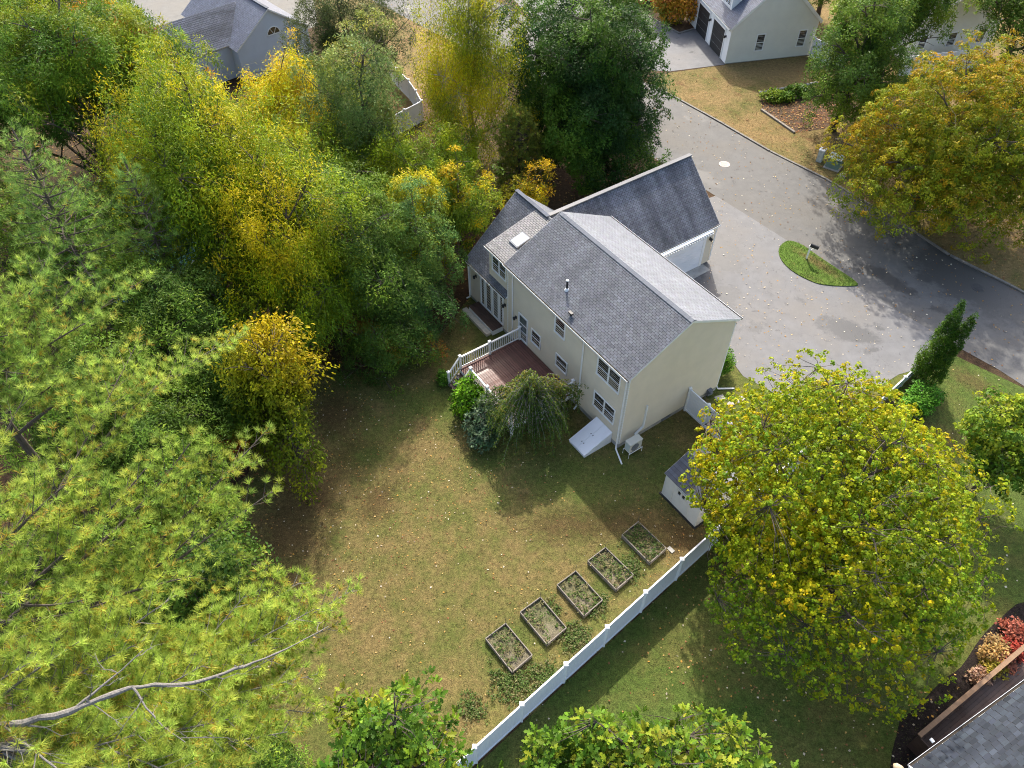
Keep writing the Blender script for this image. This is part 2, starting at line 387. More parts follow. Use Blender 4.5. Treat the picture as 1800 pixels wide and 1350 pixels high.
sheet('ground', [(-260, -120), (260, -120), (260, 360), (-260, 360)], 0.0, M['litter'])
sheet('lawn', LAWN, .004, M['lawn'], .12)
sheet('side_lawn', RIGHT, .008, M['lawn_right'])
sheet('front_lawn', FRONT, .004, M['lawn_front'])
sheet('far_lawn', FAR_LAWN, .004, M['lawn_front'], .2)
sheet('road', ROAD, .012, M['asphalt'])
sheet('driveway', DRIVE, .016, M['driveway'])
sheet('neighbour_driveway', NDRIVE, .016, M['driveway'])
sheet('street', [(-44, 70), (-27.2, 68.2), (-19, 76), (-24, 96), (-60, 110)], .012, M['paving_pale'])
sheet('mulch_bed', MULCH, .014, M['mulch'], .08)
sheet('leaf_bed', BROWN_BED, .010, M['mulch_brown'], .06)
sheet('verge', [(9.2, 33.1), (10.8, 33.0), (12.6, 32.6), (13.4, 30.4), (15.4, 28.7), (17.8, 28.4), (20.4, 29.2), (22.5, 30.6), (24.2, 31.2), (19.4, 26.9), (11.7, 20.9), (11.8, 27)], .006, M['lawn_right'], .04)
isl = MB(); isl.prism(ISLAND, .0, .07); isl.build('grass_island', M['lawn_green'], kind='structure')

def kerb(name, pts, w=.16, h=.09, mat='kerb_stone'):
    root = empty(name); root['kind'] = 'structure'
    k = 0
    for a, b in zip(pts[:-1], pts[1:]):
        a = Vector((*a, 0)); b = Vector((*b, 0)); L = (b - a).length; n = max(1, int(L / 1.8))
        for i in range(n):
            p = a.lerp(b, (i + .008) / n); q = a.lerp(b, (i + .992) / n)
            mb = MB(); hh = h + rng.normal() * .008; off = Vector((rng.normal() * .012, rng.normal() * .012, 0))
            mb.bar(p + off + Vector((0, 0, hh / 2)), q + off + Vector((0, 0, hh / 2 + rng.normal() * .004)), w, hh)
            mb.build('kerbstone', M[mat], root)
kerb('kerb', [(11.8, 64.9), (14.2, 61.98), (17.2, 58.14), (20.07, 54.23), (23.44, 50.46), (26.77, 45.95), (29.47, 41.53), (32.29, 38.48), (40, 29.2)])
kerb('driveway_kerb', [(17.8, 75.9), (15.77, 74.7), (13.17, 78.6), (10.5, 82.4)], .2, .1)

# ------------------------------------------------------------------ roofs, walls, windows
def shingles(parent, mat, o, u, s, lu, ls, tab=.26, course=.128, seed=0, var=.085, name='shingles', singles=False, phase=0, lift0=.018):
    """tabs over a roof plane: o lower corner, u unit along the eave, s unit up the slope"""
    o = Vector(o); u = Vector(u).normalized(); s = Vector(s).normalized(); n = u.cross(s).normalized()
    r = np.random.default_rng(seed)
    ob = MB(); nc = int(math.ceil(ls / course)); mes = []
    for i in range(nc):
        v0 = i * course; v1 = min(v0 + course * .93, ls)
        x = -(r.random() * tab) if phase is None else -((i % 2) * tab / 2)
        tone_c = 1 + r.normal() * .03
        while x < lu:
            a = max(0, x); b = min(lu, x + tab); x += tab
            if b - a < .03: continue
            g = (.010 + r.random() * .006) * min(1, lift0 / .016); lift = lift0 * (.85 + .4 * r.random()); w = tone_c * (1 + r.normal() * var); w = max(.5, min(1.5, w))
            tint = (w, w * (1 + r.normal() * .015), w * (1 + r.normal() * .02)); ob.cur = tint
            dv = r.normal() * .004
            P = lambda uu, vv, h: o + u * uu + s * vv + n * h
            vs = [P(a + g, v0 + dv, lift), P(b - g, v0 + dv, lift), P(b - g, v1, .006), P(a + g, v1, .006), P(a + g, v0 + dv, .004), P(b - g, v0 + dv, .004)]
            fs = [(0, 1, 2, 3), (4, 5, 1, 0), (4, 0, 3), (5, 2, 1)]
            if singles:
                one = MB(); one.cur = tint; one.add(vs, fs); mes.append((one, (a + b) / 2, v0))
            else: ob.add(vs, fs)
    if singles: return mes
    return ob.build(name, mat, parent, kind='stuff', color=True)

def roof_slope(house, mat, o, u, s, lu, ls, th=.09, name='roof', seed=0, edge='trim', **kw):
    """a slab with shingles on it; rakes and eave edge in trim"""
    o = Vector(o); u = Vector(u).normalized(); s = Vector(s).normalized(); n = u.cross(s).normalized()
    mb = MB(); P = lambda a, b, h: o + u * a + s * b + n * h
    mb.hexa([P(0, 0, -th), P(lu, 0, -th), P(lu, ls, -th), P(0, ls, -th), P(0, 0, 0), P(lu, 0, 0), P(lu, ls, 0), P(0, ls, 0)])
    rf = mb.build(name, M[edge], house)
    ul = MB(); ul.add([P(.012, .012, .003), P(lu - .012, .012, .003), P(lu - .012, ls - .002, .003), P(.012, ls - .002, .003)], [(0, 1, 2, 3)]); ul.build('underlay', M['underlay'], rf)
    shingles(rf, mat, o, u, s, lu, ls, seed=seed, **kw)
    return rf

def siding(parent, face, outline, mat, course=.135, proud=.028, name='wall', back=.16):
    """lapped boards over a convex outline [(u,z)..] of a wall face, with the wall body behind"""
    mb = MB(); n = len(outline)
    mb.add([face.pt(u, z, -.002) for u, z in outline] + [face.pt(u, z, -back) for u, z in outline],
           [tuple(range(n)), tuple(range(n, 2 * n))[::-1]] + [(i, n + i, n + (i + 1) % n, (i + 1) % n) for i in range(n)])
    zs = [p[1] for p in outline]; z0, z1 = min(zs), max(zs)
    def span(z):
        xs = []
        for i in range(n):
            (ua, za), (ub, zb) = outline[i], outline[(i + 1) % n]
            if abs(za - zb) < 1e-9:
                if abs(z - za) < 1e-6: xs += [ua, ub]
            elif min(za, zb) - 1e-9 <= z <= max(za, zb) + 1e-9: xs.append(ua + (ub - ua) * (z - za) / (zb - za))
        return (min(xs), max(xs)) if xs else None
    k = int(math.ceil((z1 - z0) / course))
    for i in range(k):
        a = z0 + i * course; b = min(a + course, z1)
        sa, sb = span(a + 1e-5), span(b - 1e-5)
        if not sa or not sb or sa[1] - sa[0] < .02: continue
        pr = proud + rng.normal() * .0008
        mb.add([face.pt(sa[0], a, pr), face.pt(sa[1], a, pr), face.pt(sb[1], b, .001), face.pt(sb[0], b, .001), face.pt(sa[0], a, -.001), face.pt(sa[1], a, -.001)],
               [(0, 1, 2, 3), (4, 5, 1, 0), (0, 3, 4), (1, 5, 2)])
    return mb.build(name, mat, parent)

def window(parent, face, u0, u1, z0, z1, sashes=1, rails=1, frame=.075, mat='trim', glass='glass', name='window'):
    if u0 > u1: u0, u1 = u1, u0
    mb = MB(); f = frame
    mb.fbox(face, u0, u1, z0, z0 + f, .014, .07); mb.fbox(face, u0, u1, z1 - f, z1, .014, .06)
    mb.fbox(face, u0, u0 + f, z0 + f, z1 - f, .014, .06); mb.fbox(face, u1 - f, u1, z0 + f, z1 - f, .014, .06)
    w = mb.build(name, M[mat], parent)
    for k in range(sashes):
        a = u0 + f + (u1 - u0 - 2 * f) * k / sashes; b = u0 + f + (u1 - u0 - 2 * f) * (k + 1) / sashes
        if k: 
            m2 = MB(); m2.fbox(face, a - .035, a + .035, z0 + f, z1 - f, .014, .055); m2.build('mullion', M[mat], w); a += .035
        if k < sashes - 1: b -= .035
        m3 = MB(); zz = [z0 + f + (z1 - z0 - 2 * f) * j / (rails + 1) for j in range(rails + 2)]
        for j in range(1, rails + 1): m3.fbox(face, a, b, zz[j] - .022, zz[j] + .022, .014, .045)
        e = .02
        m3.fbox(face, a, a + e, z0 + f, z1 - f, .014, .04); m3.fbox(face, b - e, b, z0 + f, z1 - f, .014, .04)
        m3.build('sash', M[mat], w)
        for j in range(rails + 1):
            m4 = MB(); m4.fbox(face, a + e, b - e, zz[j], zz[j + 1], .012, .022 + .004 * j); m4.build('pane', M[glass], w)
    return w

def downspout(parent, pts, mat='trim'):
    mb = MB()
    for a, b in zip(pts[:-1], pts[1:]): mb.bar(a, b, .075, .06, (0.3, .9, .1))
    return mb.build('downspout', M[mat], parent)

def gutter(parent, a, b, out):
    a = Vector(a); b = Vector(b); out = Vector(out); mb = MB()
    mb.bar(a + out * .10, b + out * .10, .012, .10); mb.bar(a + out * .05 - Vector((0, 0, .045)), b + out * .05 - Vector((0, 0, .045)), .1, .012)
    g = mb.build('gutter', M['trim'], parent)
    m2 = MB(); m2.bar(a + out * .05 - Vector((0, 0, .01)), b + out * .05 - Vector((0, 0, .01)), .085, .05); m2.build('leaf_debris', M['gutter_dirt'], g)

def wall_lamp(parent, p, out):
    mb = MB(); p = Vector(p); out = Vector(out)
    mb.bar(p, p + out * .04, .12, .2); mb.bar(p + out * .04 + Vector((0, 0, .08)), p + out * .16 + Vector((0, 0, .08)), .03, .03)
    mb.tube([p + out * .16 + Vector((0, 0, -.14)), p + out * .16 + Vector((0, 0, -.1)), p + out * .16 + Vector((0, 0, .06)), p + out * .16 + Vector((0, 0, .12))], [.04, .075, .09, .02], 6)
    return mb.build('wall_lamp', M['black'], parent)

# ------------------------------------------------------------------ the main house
HO = (5.6645, 25.1221, 0); HYAW = R(35.11)
LH, WH, EV, RG = 10.34, 7.3, 5.62, 7.46
house = empty('house', HO, HYAW, 'cream clapboard two storey house with grey shingle roofs and attached garage', 'house')
hm = Matrix.Translation(HO) @ Matrix.Rotation(HYAW, 4, 'Z')
SD = M['siding']
FR = Face((0, 0, 0), (0, 1, 0), (-1, 0, 0)); FG = Face((0, 0, 0), (1, 0, 0), (0, -1, 0))
FF = Face((WH, 0, 0), (0, 1, 0), (1, 0, 0)); FB = Face((0, LH, 0), (1, 0, 0), (0, 1, 0))
siding(house, FR, [(0, .38), (LH, .38), (LH, EV), (0, EV)], SD)
siding(house, FG, [(0, .38), (WH, .38), (WH, EV), (WH / 2, RG - .1), (0, EV)], SD)
siding(house, FF, [(0, .38), (LH, .38), (LH, EV), (0, EV)], SD)
siding(house, FB, [(0, .38), (WH, .38), (WH, EV), (WH / 2, RG - .1), (0, EV)], SD)
fm = MB(); fm.box(.02, WH - .02, .02, LH - .02, -.3, .38); fm.build('foundation', M['concrete'], house)
cb = MB()
for F_, us in ((FR, (0, LH)), (FG, (0, WH)), (FF, (0,))):
    for u in us:
        w = .09; a = u if u == 0 else u - w
        cb.fbox(F_, a, a + w, .38, EV - .05, .0, .024)
cb.build('corner_trim', M['trim'], house, kind='stuff')
slope = (RG - EV) / (WH / 2); sl_ = math.hypot(1, slope)
OE, OG = .16, .14
zE = EV - OE * slope + .08; lsM = (WH / 2 + OE) * sl_
us_ = Vector((1, 0, slope)).normalized()
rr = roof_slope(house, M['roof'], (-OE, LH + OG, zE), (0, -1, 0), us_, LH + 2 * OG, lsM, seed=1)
rf2 = roof_slope(house, M['roof_sunlit'], (WH + OE, -OG, zE), (0, 1, 0), Vector((-1, 0, slope)).normalized(), LH + 2 * OG, lsM, seed=2, var=.05, lift0=.008)
zR = RG + .10
rc = MB()
for k in range(int((LH + .25) / .3)):
    y0 = -OG + k * .3
    for sg in (-1, 1):
        P = lambda x, y, h: (WH / 2 + sg * x, y, zR - x * slope + h)
        rc.hexa([P(0, y0, .0), P(.17, y0, .0), P(.17, y0 + .3, .0), P(0, y0 + .3, .0)][::sg] + [P(0, y0, .055), P(.17, y0, .04), P(.17, y0 + .3, .028), P(0, y0 + .3, .045)][::sg])
rc.cur = (1, 1, 1); rc.build('ridge_cap', M['roof_sunlit'], house, color=True)
gutter(house, (-OE, -OG, zE - .04), (-OE, LH + OG, zE - .04), (-1, 0, 0))
gutter(house, (WH + OE, -OG, zE - .04), (WH + OE, LH + OG, zE - .04), (1, 0, 0))
rk = MB()
for sg, xx in ((1, 0), (-1, WH)):
    a = Vector((xx - sg * OE, -.035, zE - .14)); b = Vector((WH / 2, -.035, zR - .17)); rk.bar(a, b, .03, .15)
rk.build('rake_board', M['trim'], house, kind='stuff')
# rear wall openings
w = window(house, FR, 7.02, 7.95, 1.6, 2.66); window(house, FR, 4.58, 5.63, 1.65, 2.62)
window(house, FR, 4.97, 5.9, 4.05, 5.3); window(house, FR, .53, 2.28, 1.46, 2.66, 2); window(house, FR, .5, 2.31, 3.92, 5.25, 2)
dr = window(house, FR, 8.26, 9.2, .95, 2.92, 1, 2, .1, name='door', glass='glass_light')
wall_lamp(house, FR.pt(9.42, 2.3, .014), (-1, 0, 0))
downspout(house, [(-.08, 3.42, EV - .1), (-.06, 3.42, .35), (-.3, 3.42, .1)])
downspout(house, [(-.08, .06, EV - .1), (-.07, .06, .25), (-.12, .0, .06), (-.5, -.95, .05)])
downspout(house, [(-.08, 9.75, EV - .1), (-.06, 9.75, .3)])
downspout(house, [(WH + .06, .12, EV - .1), (WH + .06, .12, .3), (WH + .1, -.05, .1), (WH + .9, -.55, .07)])
cd = MB(); cd.bar((1.62, -.06, .75), (1.62, -.06, 2.5), .11, .08, (1, 0, 0)); cd.bar((1.62, -.06, .78), (1.0, -.14, .62), .11, .08)
cd.build('line_set_cover', M['trim'], house)
mt = MB(); mt.box(6.45, 6.75, -.18, -.014, .15, .6); mt.tube([(6.6, -.18, .42), (6.6, -.28, .42)], .12, 10); mt.tube([(6.35, -.1, 0), (6.35, -.1, .5), (6.6, -.1, .62)], .025, 6)
mt.build('gas_meter', M['lead'], house)
bw = MB(); bw.fbox(FG, 3.1, 3.75, .12, .32, -.01, .03); bw.build('basement_vent', M['lead'], house)
# roof pieces on the rear slope
def on_roof(x, y): return Vector((x, y, zE + (x + OE) * slope))
p = on_roof(.97, 6.28); vp = MB(); vp.tube([p - Vector((0, 0, .05)), p + Vector((0, 0, .62))], .055, 8); v = vp.build('vent_pipe', M['black'], house)
vf = MB(); vf.tube([p - Vector((0, 0, .03)), p + Vector((0, 0, .06)), p + Vector((0, 0, .12))], [.15, .11, .06], 10); vf.build('flashing', M['trim'], v)
vc = MB(); vc.tube([p + Vector((0, 0, .61)), p + Vector((0, 0, .67))], .075, 8); vc.build('cap', M['trim'], v)
p = on_roof(.22, 4.92); tv = MB(); tv.tube([p - Vector((0, 0, .05)), p + Vector((0, 0, .16))], .06, 8); tv.bar(p + Vector((-.02, -.14, .18)), p + Vector((-.02, .14, .18)), .16, .1); tv.build('roof_vent', M['black'], house)

# rear wing with steep roof and shed dormer
WY1, WEV, WRG = 14.5, 3.12, 6.42; wsl = (WRG - WEV) / (WH / 2)
FRW = Face((0, 0, 0), (0, 1, 0), (-1, 0, 0)); FE = Face((0, WY1, 0), (1, 0, 0), (0, 1, 0))
siding(house, Face((.04, 0, 0), (0, 1, 0), (-1, 0, 0)), [(LH, .3), (WY1, .3), (WY1, WEV), (LH, WEV)], SD)
siding(house, FE, [(.04, .3), (WH, .3), (WH, WEV), (WH / 2, WRG - .1), (.04, WEV)], SD)
fm = MB(); fm.box(.06, WH - .02, LH, WY1 - .02, -.3, .3); fm.build('foundation', M['concrete'], house)
wls = math.hypot(1, wsl); zW = WEV - .14 * wsl + .12
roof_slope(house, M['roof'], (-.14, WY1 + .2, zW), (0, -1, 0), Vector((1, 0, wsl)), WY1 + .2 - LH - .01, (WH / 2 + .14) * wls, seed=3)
roof_slope(house, M['roof_sunlit'], (WH + .14, LH + .01, zW), (0, 1, 0), Vector((-1, 0, wsl)), WY1 + .2 - LH - .01, (WH / 2 + .14) * wls, seed=4, var=.05, lift0=.008)
gutter(house, (-.14, LH + .05, zW - .04), (-.14, WY1 + .2, zW - .04), (-1, 0, 0))
rw = MB(); rw.bar((WH / 2, LH + 1.2, WRG + .15), (WH / 2, WY1 + .2, WRG + .15), .24, .05); rw.cur = (1, 1, 1); rw.build('ridge_cap', M['roof_dark'], house, color=True)
downspout(house, [(-.1, WY1 - .06, WEV - .1), (-.07, WY1 - .06, .2), (-.25, WY1 + .05, .08)])
corner = MB(); corner.box(-.005, .09, WY1 - .09, WY1 + .02, .3, WEV - .05); corner.build('corner_trim', M['trim'], house)
DX, DY = .16, 12.42
FD = Face((DX, 0, 0), (0, 1, 0), (-1, 0, 0))
siding(house, FD, [(LH + .18, 3.3), (DY, 3.3), (DY, 5.38), (LH + .18, 5.38)], SD, name='dormer_wall', back=2.6)
window(house, FD, 10.66, 12.12, 3.98, 5.12, 2, 1)
dsl = (6.5 - 5.5) / (WH / 2 - .02); 
roof_slope(house, M['roof_light'], (.0, DY + .18, 5.46), (0, -1, 0), Vector((1, 0, dsl)), DY + .18 - LH - .15, (WH / 2 + .06) * math.hypot(1, dsl), seed=5, name='dormer_roof', var=.1)
gutter(house, (.0, LH + .15, 5.42), (.0, DY + .18, 5.42), (-1, 0, 0))
sk = MB(); 
def skp(x, y, h): return Vector((x, y, 5.46 + x * dsl + h))
sk.hexa([skp(1.05, 10.95, .0), skp(2.0, 10.95, .0), skp(2.0, 11.72, .0), skp(1.05, 11.72, .0), skp(1.05, 10.95, .12), skp(2.0, 10.95, .12), skp(2.0, 11.72, .12), skp(1.05, 11.72, .12)])
so = sk.build('skylight', M['lead'], house)
sg_ = MB(); sg_.hexa([skp(1.12, 11.0, .12), skp(1.93, 11.0, .12), skp(1.93, 11.67, .12), skp(1.12, 11.67, .12), skp(1.12, 11.0, .135), skp(1.93, 11.0, .135), skp(1.93, 11.67, .135), skp(1.12, 11.67, .135)]); sg_.build('pane', M['skylight_glass'], so)
# french doors of the wing
FW_ = Face((.04, 0, 0), (0, 1, 0), (-1, 0, 0))
window(house, FW_, 12.75, 13.28, .5, 2.78, 1, 0, .11, name='door', glass='glass'); window(house, FW_, 12.0, 12.75, .5, 2.78, 1, 0, .12, name='door', glass='glass')
window(house, FW_, 11.25, 12.0, .5, 2.78, 1, 0, .12, name='door', glass='glass_light'); window(house, FW_, 10.78, 11.25, .5, 2.78, 1, 0, .11, name='door', glass='glass')
wall_lamp(house, (.02, 13.72, 2.35), (-1, 0, 0)); wall_lamp(house, (.02, 10.6, 2.35), (-1, 0, 0))

# garage wing
GX1, GY0, GY1, GEV, GRG = 14.95, 8.53, 15.2, 3.12, 6.2
GYm = (GY0 + GY1) / 2; gsl = (GRG - GEV) / (GYm - GY0)
FGa = Face((0, GY0, 0), (1, 0, 0), (0, -1, 0)); FGe = Face((GX1, 0, 0), (0, 1, 0), (1, 0, 0)); FGb = Face((0, GY1, 0), (1, 0, 0), (0, 1, 0))
siding(house, FGa, [(WH, .1), (GX1, .1), (GX1, GEV), (WH, GEV)], SD)
siding(house, FGe, [(GY0, .1), (GY1, .1), (GY1, GEV), (GYm, GRG - .1), (GY0, GEV)], SD)
siding(house, FGb, [(WH, .1), (GX1, .1), (GX1, GEV), (WH, GEV)], SD)
fm = MB(); fm.box(WH, GX1 - .02, GY0 + .02, GY1 - .02, -.3, .1); fm.build('foundation', M['concrete'], house)
gls = math.hypot(1, gsl); zG = GEV - .14 * gsl + .12
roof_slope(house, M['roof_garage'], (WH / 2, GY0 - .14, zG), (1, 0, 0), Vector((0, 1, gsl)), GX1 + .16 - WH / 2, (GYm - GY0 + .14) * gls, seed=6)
roof_slope(house, M['roof_sunlit'], (GX1 + .16, GY1 + .14, zG), (-1, 0, 0), Vector((0, -1, gsl)), GX1 + .16 - WH / 2, (GYm - GY0 + .14) * gls, seed=7, var=.05, lift0=.008)
gr_ = MB(); gr_.bar((WH / 2, GYm, GRG + .16), (GX1 + .16, GYm, GRG + .16), .26, .05); gr_.build('ridge_cap', M['roof_light'], house, color=True)
gutter(house, (WH + .2, GY0 - .14, zG - .04), (GX1 + .16, GY0 - .14, zG - .04), (0, -1, 0))
gd = MB(); gd.fbox(FGa, 9.7, 9.9, .05, 2.75, .014, .05); gd.fbox(FGa, 14.05, 14.28, .05, 2.75, .014, .05); gd.fbox(FGa, 9.7, 14.28, 2.5, 2.66, .055, .06); gd.fbox(FGa, 9.7, 14.28, 2.68, 2.98, .014, .05)
gdo = gd.build('garage_door', M['trim'], house)
for k in range(5):
    q = MB(); q.fbox(FGa, 9.9, 14.05, .06 + k * .49, .06 + (k + 1) * .49 - .012, .014, .03); q.build('door_panel', M['steel_white'], gdo)
arb = MB(); arb.fbox(FGa, 9.6, 14.35, 2.98, 3.05, .05, .42); ao = arb.build('arbour_rail', M['trim'], house)
for k in range(24):
    u = 9.66 + k * .197; q = MB(); q.fbox(FGa, u, u + .075, 2.86, 2.975, .05, .5); q.build('rafter_tail', M['trim'], ao)
wall_lamp(house, FGa.pt(14.62, 2.1, .014), (0, -1, 0))
downspout(house, [(GX1 + .02, GY0 - .1, GEV - .1), (GX1 + .03, GY0 - .06, .2)])
ap = MB(); ap.box(10.0, 14.5, GY0 - .75, GY0 - .03, -.1, .05); ap.build('garage_apron', M['concrete'], house)
# small front shrub side, stoop of wing
def place(o): o.parent = None; o.matrix_world = hm; return o

# deck
deck = empty('deck', HO, HYAW, 'red brown wooden deck with white baluster railing behind the house', 'deck')
DZ = .92; DXa, DXb, DYa, DYb = -4.25, -.03, 3.86, 9.0
fb = MB(); fb.box(DXa + .02, DXb, DYa + .02, DYa + .05, .5, DZ - .035); fb.box(DXa + .02, DXb, DYb - .05, DYb - .02, .5, DZ - .035); fb.box(DXa + .02, DXa + .05, DYa + .05, DYb - .05, .5, DZ - .035)
fb.build('rim_joist', M['trim'], deck)
bwid = .145; nb = int((DXb - DXa) / bwid); bme = None
for k in range(nb):
    if bme is None:
        q = MB(); q.box(0, bwid - .014, DYa, DYb, DZ - .03, DZ); ob = q.build('deck_board', M['deck_red'], deck); bme = ob.data
    else: ob = link_mesh('deck_board', bme, None, deck)
    ob.location = (DXa + k * bwid, 0, rng.normal() * .003)
def railing(root, a, b, za, zb, posts=(True, True), zbase=None):
    a = Vector((*a, 0)); b = Vector((*b, 0)); L = (b - a).length; d = (b - a) / L
    P = lambda t, z: a + d * t + Vector((0, 0, za + (zb - za) * t / L + z))
    mb = MB(); mb.bar(P(0, .92), P(L, .92), .09, .05); mb.bar(P(0, .86), P(L, .86), .04, .07); mb.build('handrail', M['trim'], root)
    mb = MB(); mb.bar(P(0, .12), P(L, .12), .04, .07); mb.build('bottom_rail', M['trim'], root)
    n = int(L / .135)
    for k in range(1, n):
        q = MB(); q.bar(P(L * k / n, .15), P(L * k / n, .84), .038, .038, d); q.build('baluster', M['trim'], root)
def post(root, x, y, z0, z1, cap=True, w=.12, name='post'):
    q = MB(); q.box(x - w / 2, x + w / 2, y - w / 2, y + w / 2, z0, z1); o = q.build(name, M['trim'], root)
    if cap:
        c = MB(); e = w / 2 + .03; c.box(x - e, x + e, y - e, y + e, z1, z1 + .03)
        c.hexa([(x - e, y - e, z1 + .03), (x + e, y - e, z1 + .03), (x + e, y + e, z1 + .03), (x - e, y + e, z1 + .03), (x - .02, y - .02, z1 + .075), (x + .02, y - .02, z1 + .075), (x + .02, y + .02, z1 + .075), (x - .02, y + .02, z1 + .075)])
        c.build('post_cap', M['trim'], o)
    return o
for x, y in ((-.12, 8.95), (-2.2, 8.95), (-4.2, 8.95), (-4.2, 7.85), (-4.2, 6.2), (-4.2, 4.7), (-4.2, 3.9), (-2.2, 3.9), (-.12, 3.9)):
    post(deck, x, y, DZ, DZ + 1.03)
for x, y in ((-4.2, 8.95), (-2.2, 8.95), (-4.2, 6.2), (-4.2, 3.9), (-2.2, 3.9)): post(deck, x, y, -.05, DZ - .04, False)
for a, b in (((-.18, 8.95), (-2.14, 8.95)), ((-2.26, 8.95), (-4.14, 8.95)), ((-4.2, 7.79), (-4.2, 6.26)), ((-4.2, 6.14), (-4.2, 4.76)), ((-4.2, 4.64), (-4.2, 3.96)), ((-4.14, 3.9), (-2.26, 3.9)), ((-2.14, 3.9), (-.18, 3.9))):
    railing(deck, a, b, DZ, DZ)
for y in (8.95, 7.85):
    post(deck, -5.02, y, -.02, 1.12); railing(deck, (-4.26, y), (-4.96, y), DZ, .12)
for k in range(3):
    q = MB(); x1 = -4.26 - k * .28; z = DZ - .23 * (k + 1); q.box(x1 - .3, x1, 7.92, 8.88, z - .04, z); q.build('tread', M['deck_brown'], deck)
    q = MB(); q.box(x1 - .02, x1 - .001, 7.92, 8.88, z + .002, z + .18); q.build('riser', M['trim'], deck)
lattice = MB()
for k in range(18): lattice.bar((DXa + .07, DYa + .1 + k * .28, .03), (DXa + .07, DYa + .3 + k * .28, .5), .03, .008, (1, 0, 0))
lattice.build('lattice', M['trim'], deck, kind='stuff')

step = empty('porch_step', HO, HYAW, 'low brown boarded step in front of the white french doors', 'step')
q = MB(); q.box(-.74, .0, 10.86, 13.5, .04, .42); q.build('step_frame', M['trim'], step)
for k in range(5):
    q = MB(); q.box(-.76 + k * .152, -.76 + k * .152 + .144, 10.84, 13.52, .423, .45); q.build('step_board', M['deck_brown'], step)
q = MB(); q.box(-1.1, -.77, 11.0, 13.75, 0, .2); q.build('lower_step', M['timber_pale'], step)

# bulkhead, heat pump, shed
bk = empty('cellar_bulkhead', HO, HYAW, 'white sloping steel cellar bulkhead doors against the rear wall', 'bulkhead')
q = MB()
q.add([(-.03, .52, 0), (-.03, 1.8, 0), (-1.86, 1.8, 0), (-1.86, .52, 0), (-.03, .52, .86), (-.03, 1.8, .86), (-1.86, 1.8, .2), (-1.86, .52, .2)],
      [(0, 1, 2, 3), (4, 7, 6, 5), (0, 3, 7, 4), (1, 5, 6, 2), (3, 2, 6, 7), (0, 4, 5, 1)]); q.build('bulkhead_frame', M['steel_white'], bk)
for ya, yb in ((.50, 1.155), (1.165, 1.82)):
    q = MB(); f = lambda x: .21 + (x + 1.86) * .3607
    q.hexa([(-1.9, ya, f(-1.9)), (-.05, ya, f(-.05)), (-.05, yb, f(-.05)), (-1.9, yb, f(-1.9)), (-1.9, ya, f(-1.9) + .035), (-.05, ya, f(-.05) + .035), (-.05, yb, f(-.05) + .035), (-1.9, yb, f(-1.9) + .035)])
    d = q.build('door', M['steel_white'], bk)
    h = MB(); ym = 1.08 if ya < 1 else 1.24
    for xx in (-1.5, -.9): h.box(xx, xx + .05, ym - .02, ym + .02, f(xx) + .036, f(xx) + .07)
    h.build('handle', M['black'], d, kind='stuff')

ac = empty('heat_pump', (HO[0] - .02, HO[1], 0), HYAW, 'beige outdoor heat pump on a white tube stand by the house corner', 'heat pump')
q = MB(); q.box(.1, .92, -.82, -.42, .38, 1.02); a_ = q.build('casing', M['ac_beige'], ac)
q = MB(); q.tube([(.44, -.825, .7), (.44, -.85, .7)], .25, 20); q.tube([(.44, -.85, .7), (.44, -.86, .7)], .07, 12); q.build('fan_grille', M['lead'], a_)
q = MB(); q.box(.08, .94, -.84, -.4, 1.02, 1.05); q.build('top_cover', M['ac_beige'], a_)
q = MB(); q.box(.097, .1, -.78, -.46, .45, .95); q.build('side_coil', M['grey_box'], a_)
for y in (-.86, -.4):
    q = MB(); q.tube([(.05, y, 0), (.05, y, .36), (.97, y, .36), (.97, y, 0)], .022, 8); q.build('stand_leg', M['trim'], ac)
for x in (.12, .9):
    q = MB(); q.bar((x, -.86, .36), (x, -.4, .36), .03, .03); q.build('stand_bar', M['trim'], ac)

shed = empty('garden_shed', HO, HYAW, 'small grey plastic shed with dark roof half under the yellow green maple', 'shed')
SX0, SX1, SY0, SY1, SE, SR = .0, 2.7, -5.9, -3.5, 1.75, 2.4
ssl = (SR - SE) / ((SX1 - SX0) / 2)
siding(shed, Face((SX0, 0, 0), (0, 1, 0), (-1, 0, 0)), [(SY0, .05), (SY1, .05), (SY1, SE), (SY0, SE)], M['shed_wall'], .09, .01)
siding(shed, Face((0, SY0, 0), (1, 0, 0), (0, -1, 0)), [(SX0, .05), (SX1, .05), (SX1, SE), ((SX0 + SX1) / 2, SR), (SX0, SE)], M['shed_wall'], .09, .01)
siding(shed, Face((0, SY1, 0), (1, 0, 0), (0, 1, 0)), [(SX0, .05), (SX1, .05), (SX1, SE), ((SX0 + SX1) / 2, SR), (SX0, SE)], M['shed_wall'], .09, .01)
siding(shed, Face((SX1, 0, 0), (0, 1, 0), (1, 0, 0)), [(SY0, .05), (SY1, .05), (SY1, SE), (SY0, SE)], M['shed_wall'], .09, .01)
shl = ((SX1 - SX0) / 2 + .08) * math.hypot(1, ssl)
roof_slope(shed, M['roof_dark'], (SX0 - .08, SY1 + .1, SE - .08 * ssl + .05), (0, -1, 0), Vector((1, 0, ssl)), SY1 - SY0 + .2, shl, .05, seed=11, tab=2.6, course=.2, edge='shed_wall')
roof_slope(shed, M['roof_sunlit'], (SX1 + .08, SY0 - .1, SE - .08 * ssl + .05), (0, 1, 0), Vector((-1, 0, ssl)), SY1 - SY0 + .2, shl, .05, seed=12, tab=2.6, course=.2, edge='shed_wall')
q = MB()
for yy in (SY0, SY1): q.box(SX0 - .012, SX0 + .08, yy - .012 if yy == SY0 else yy - .08, yy + .08 if yy == SY0 else yy + .012, 0, SE - .05)
q.build('corner_post', M['shed_wall'], shed, kind='stuff')
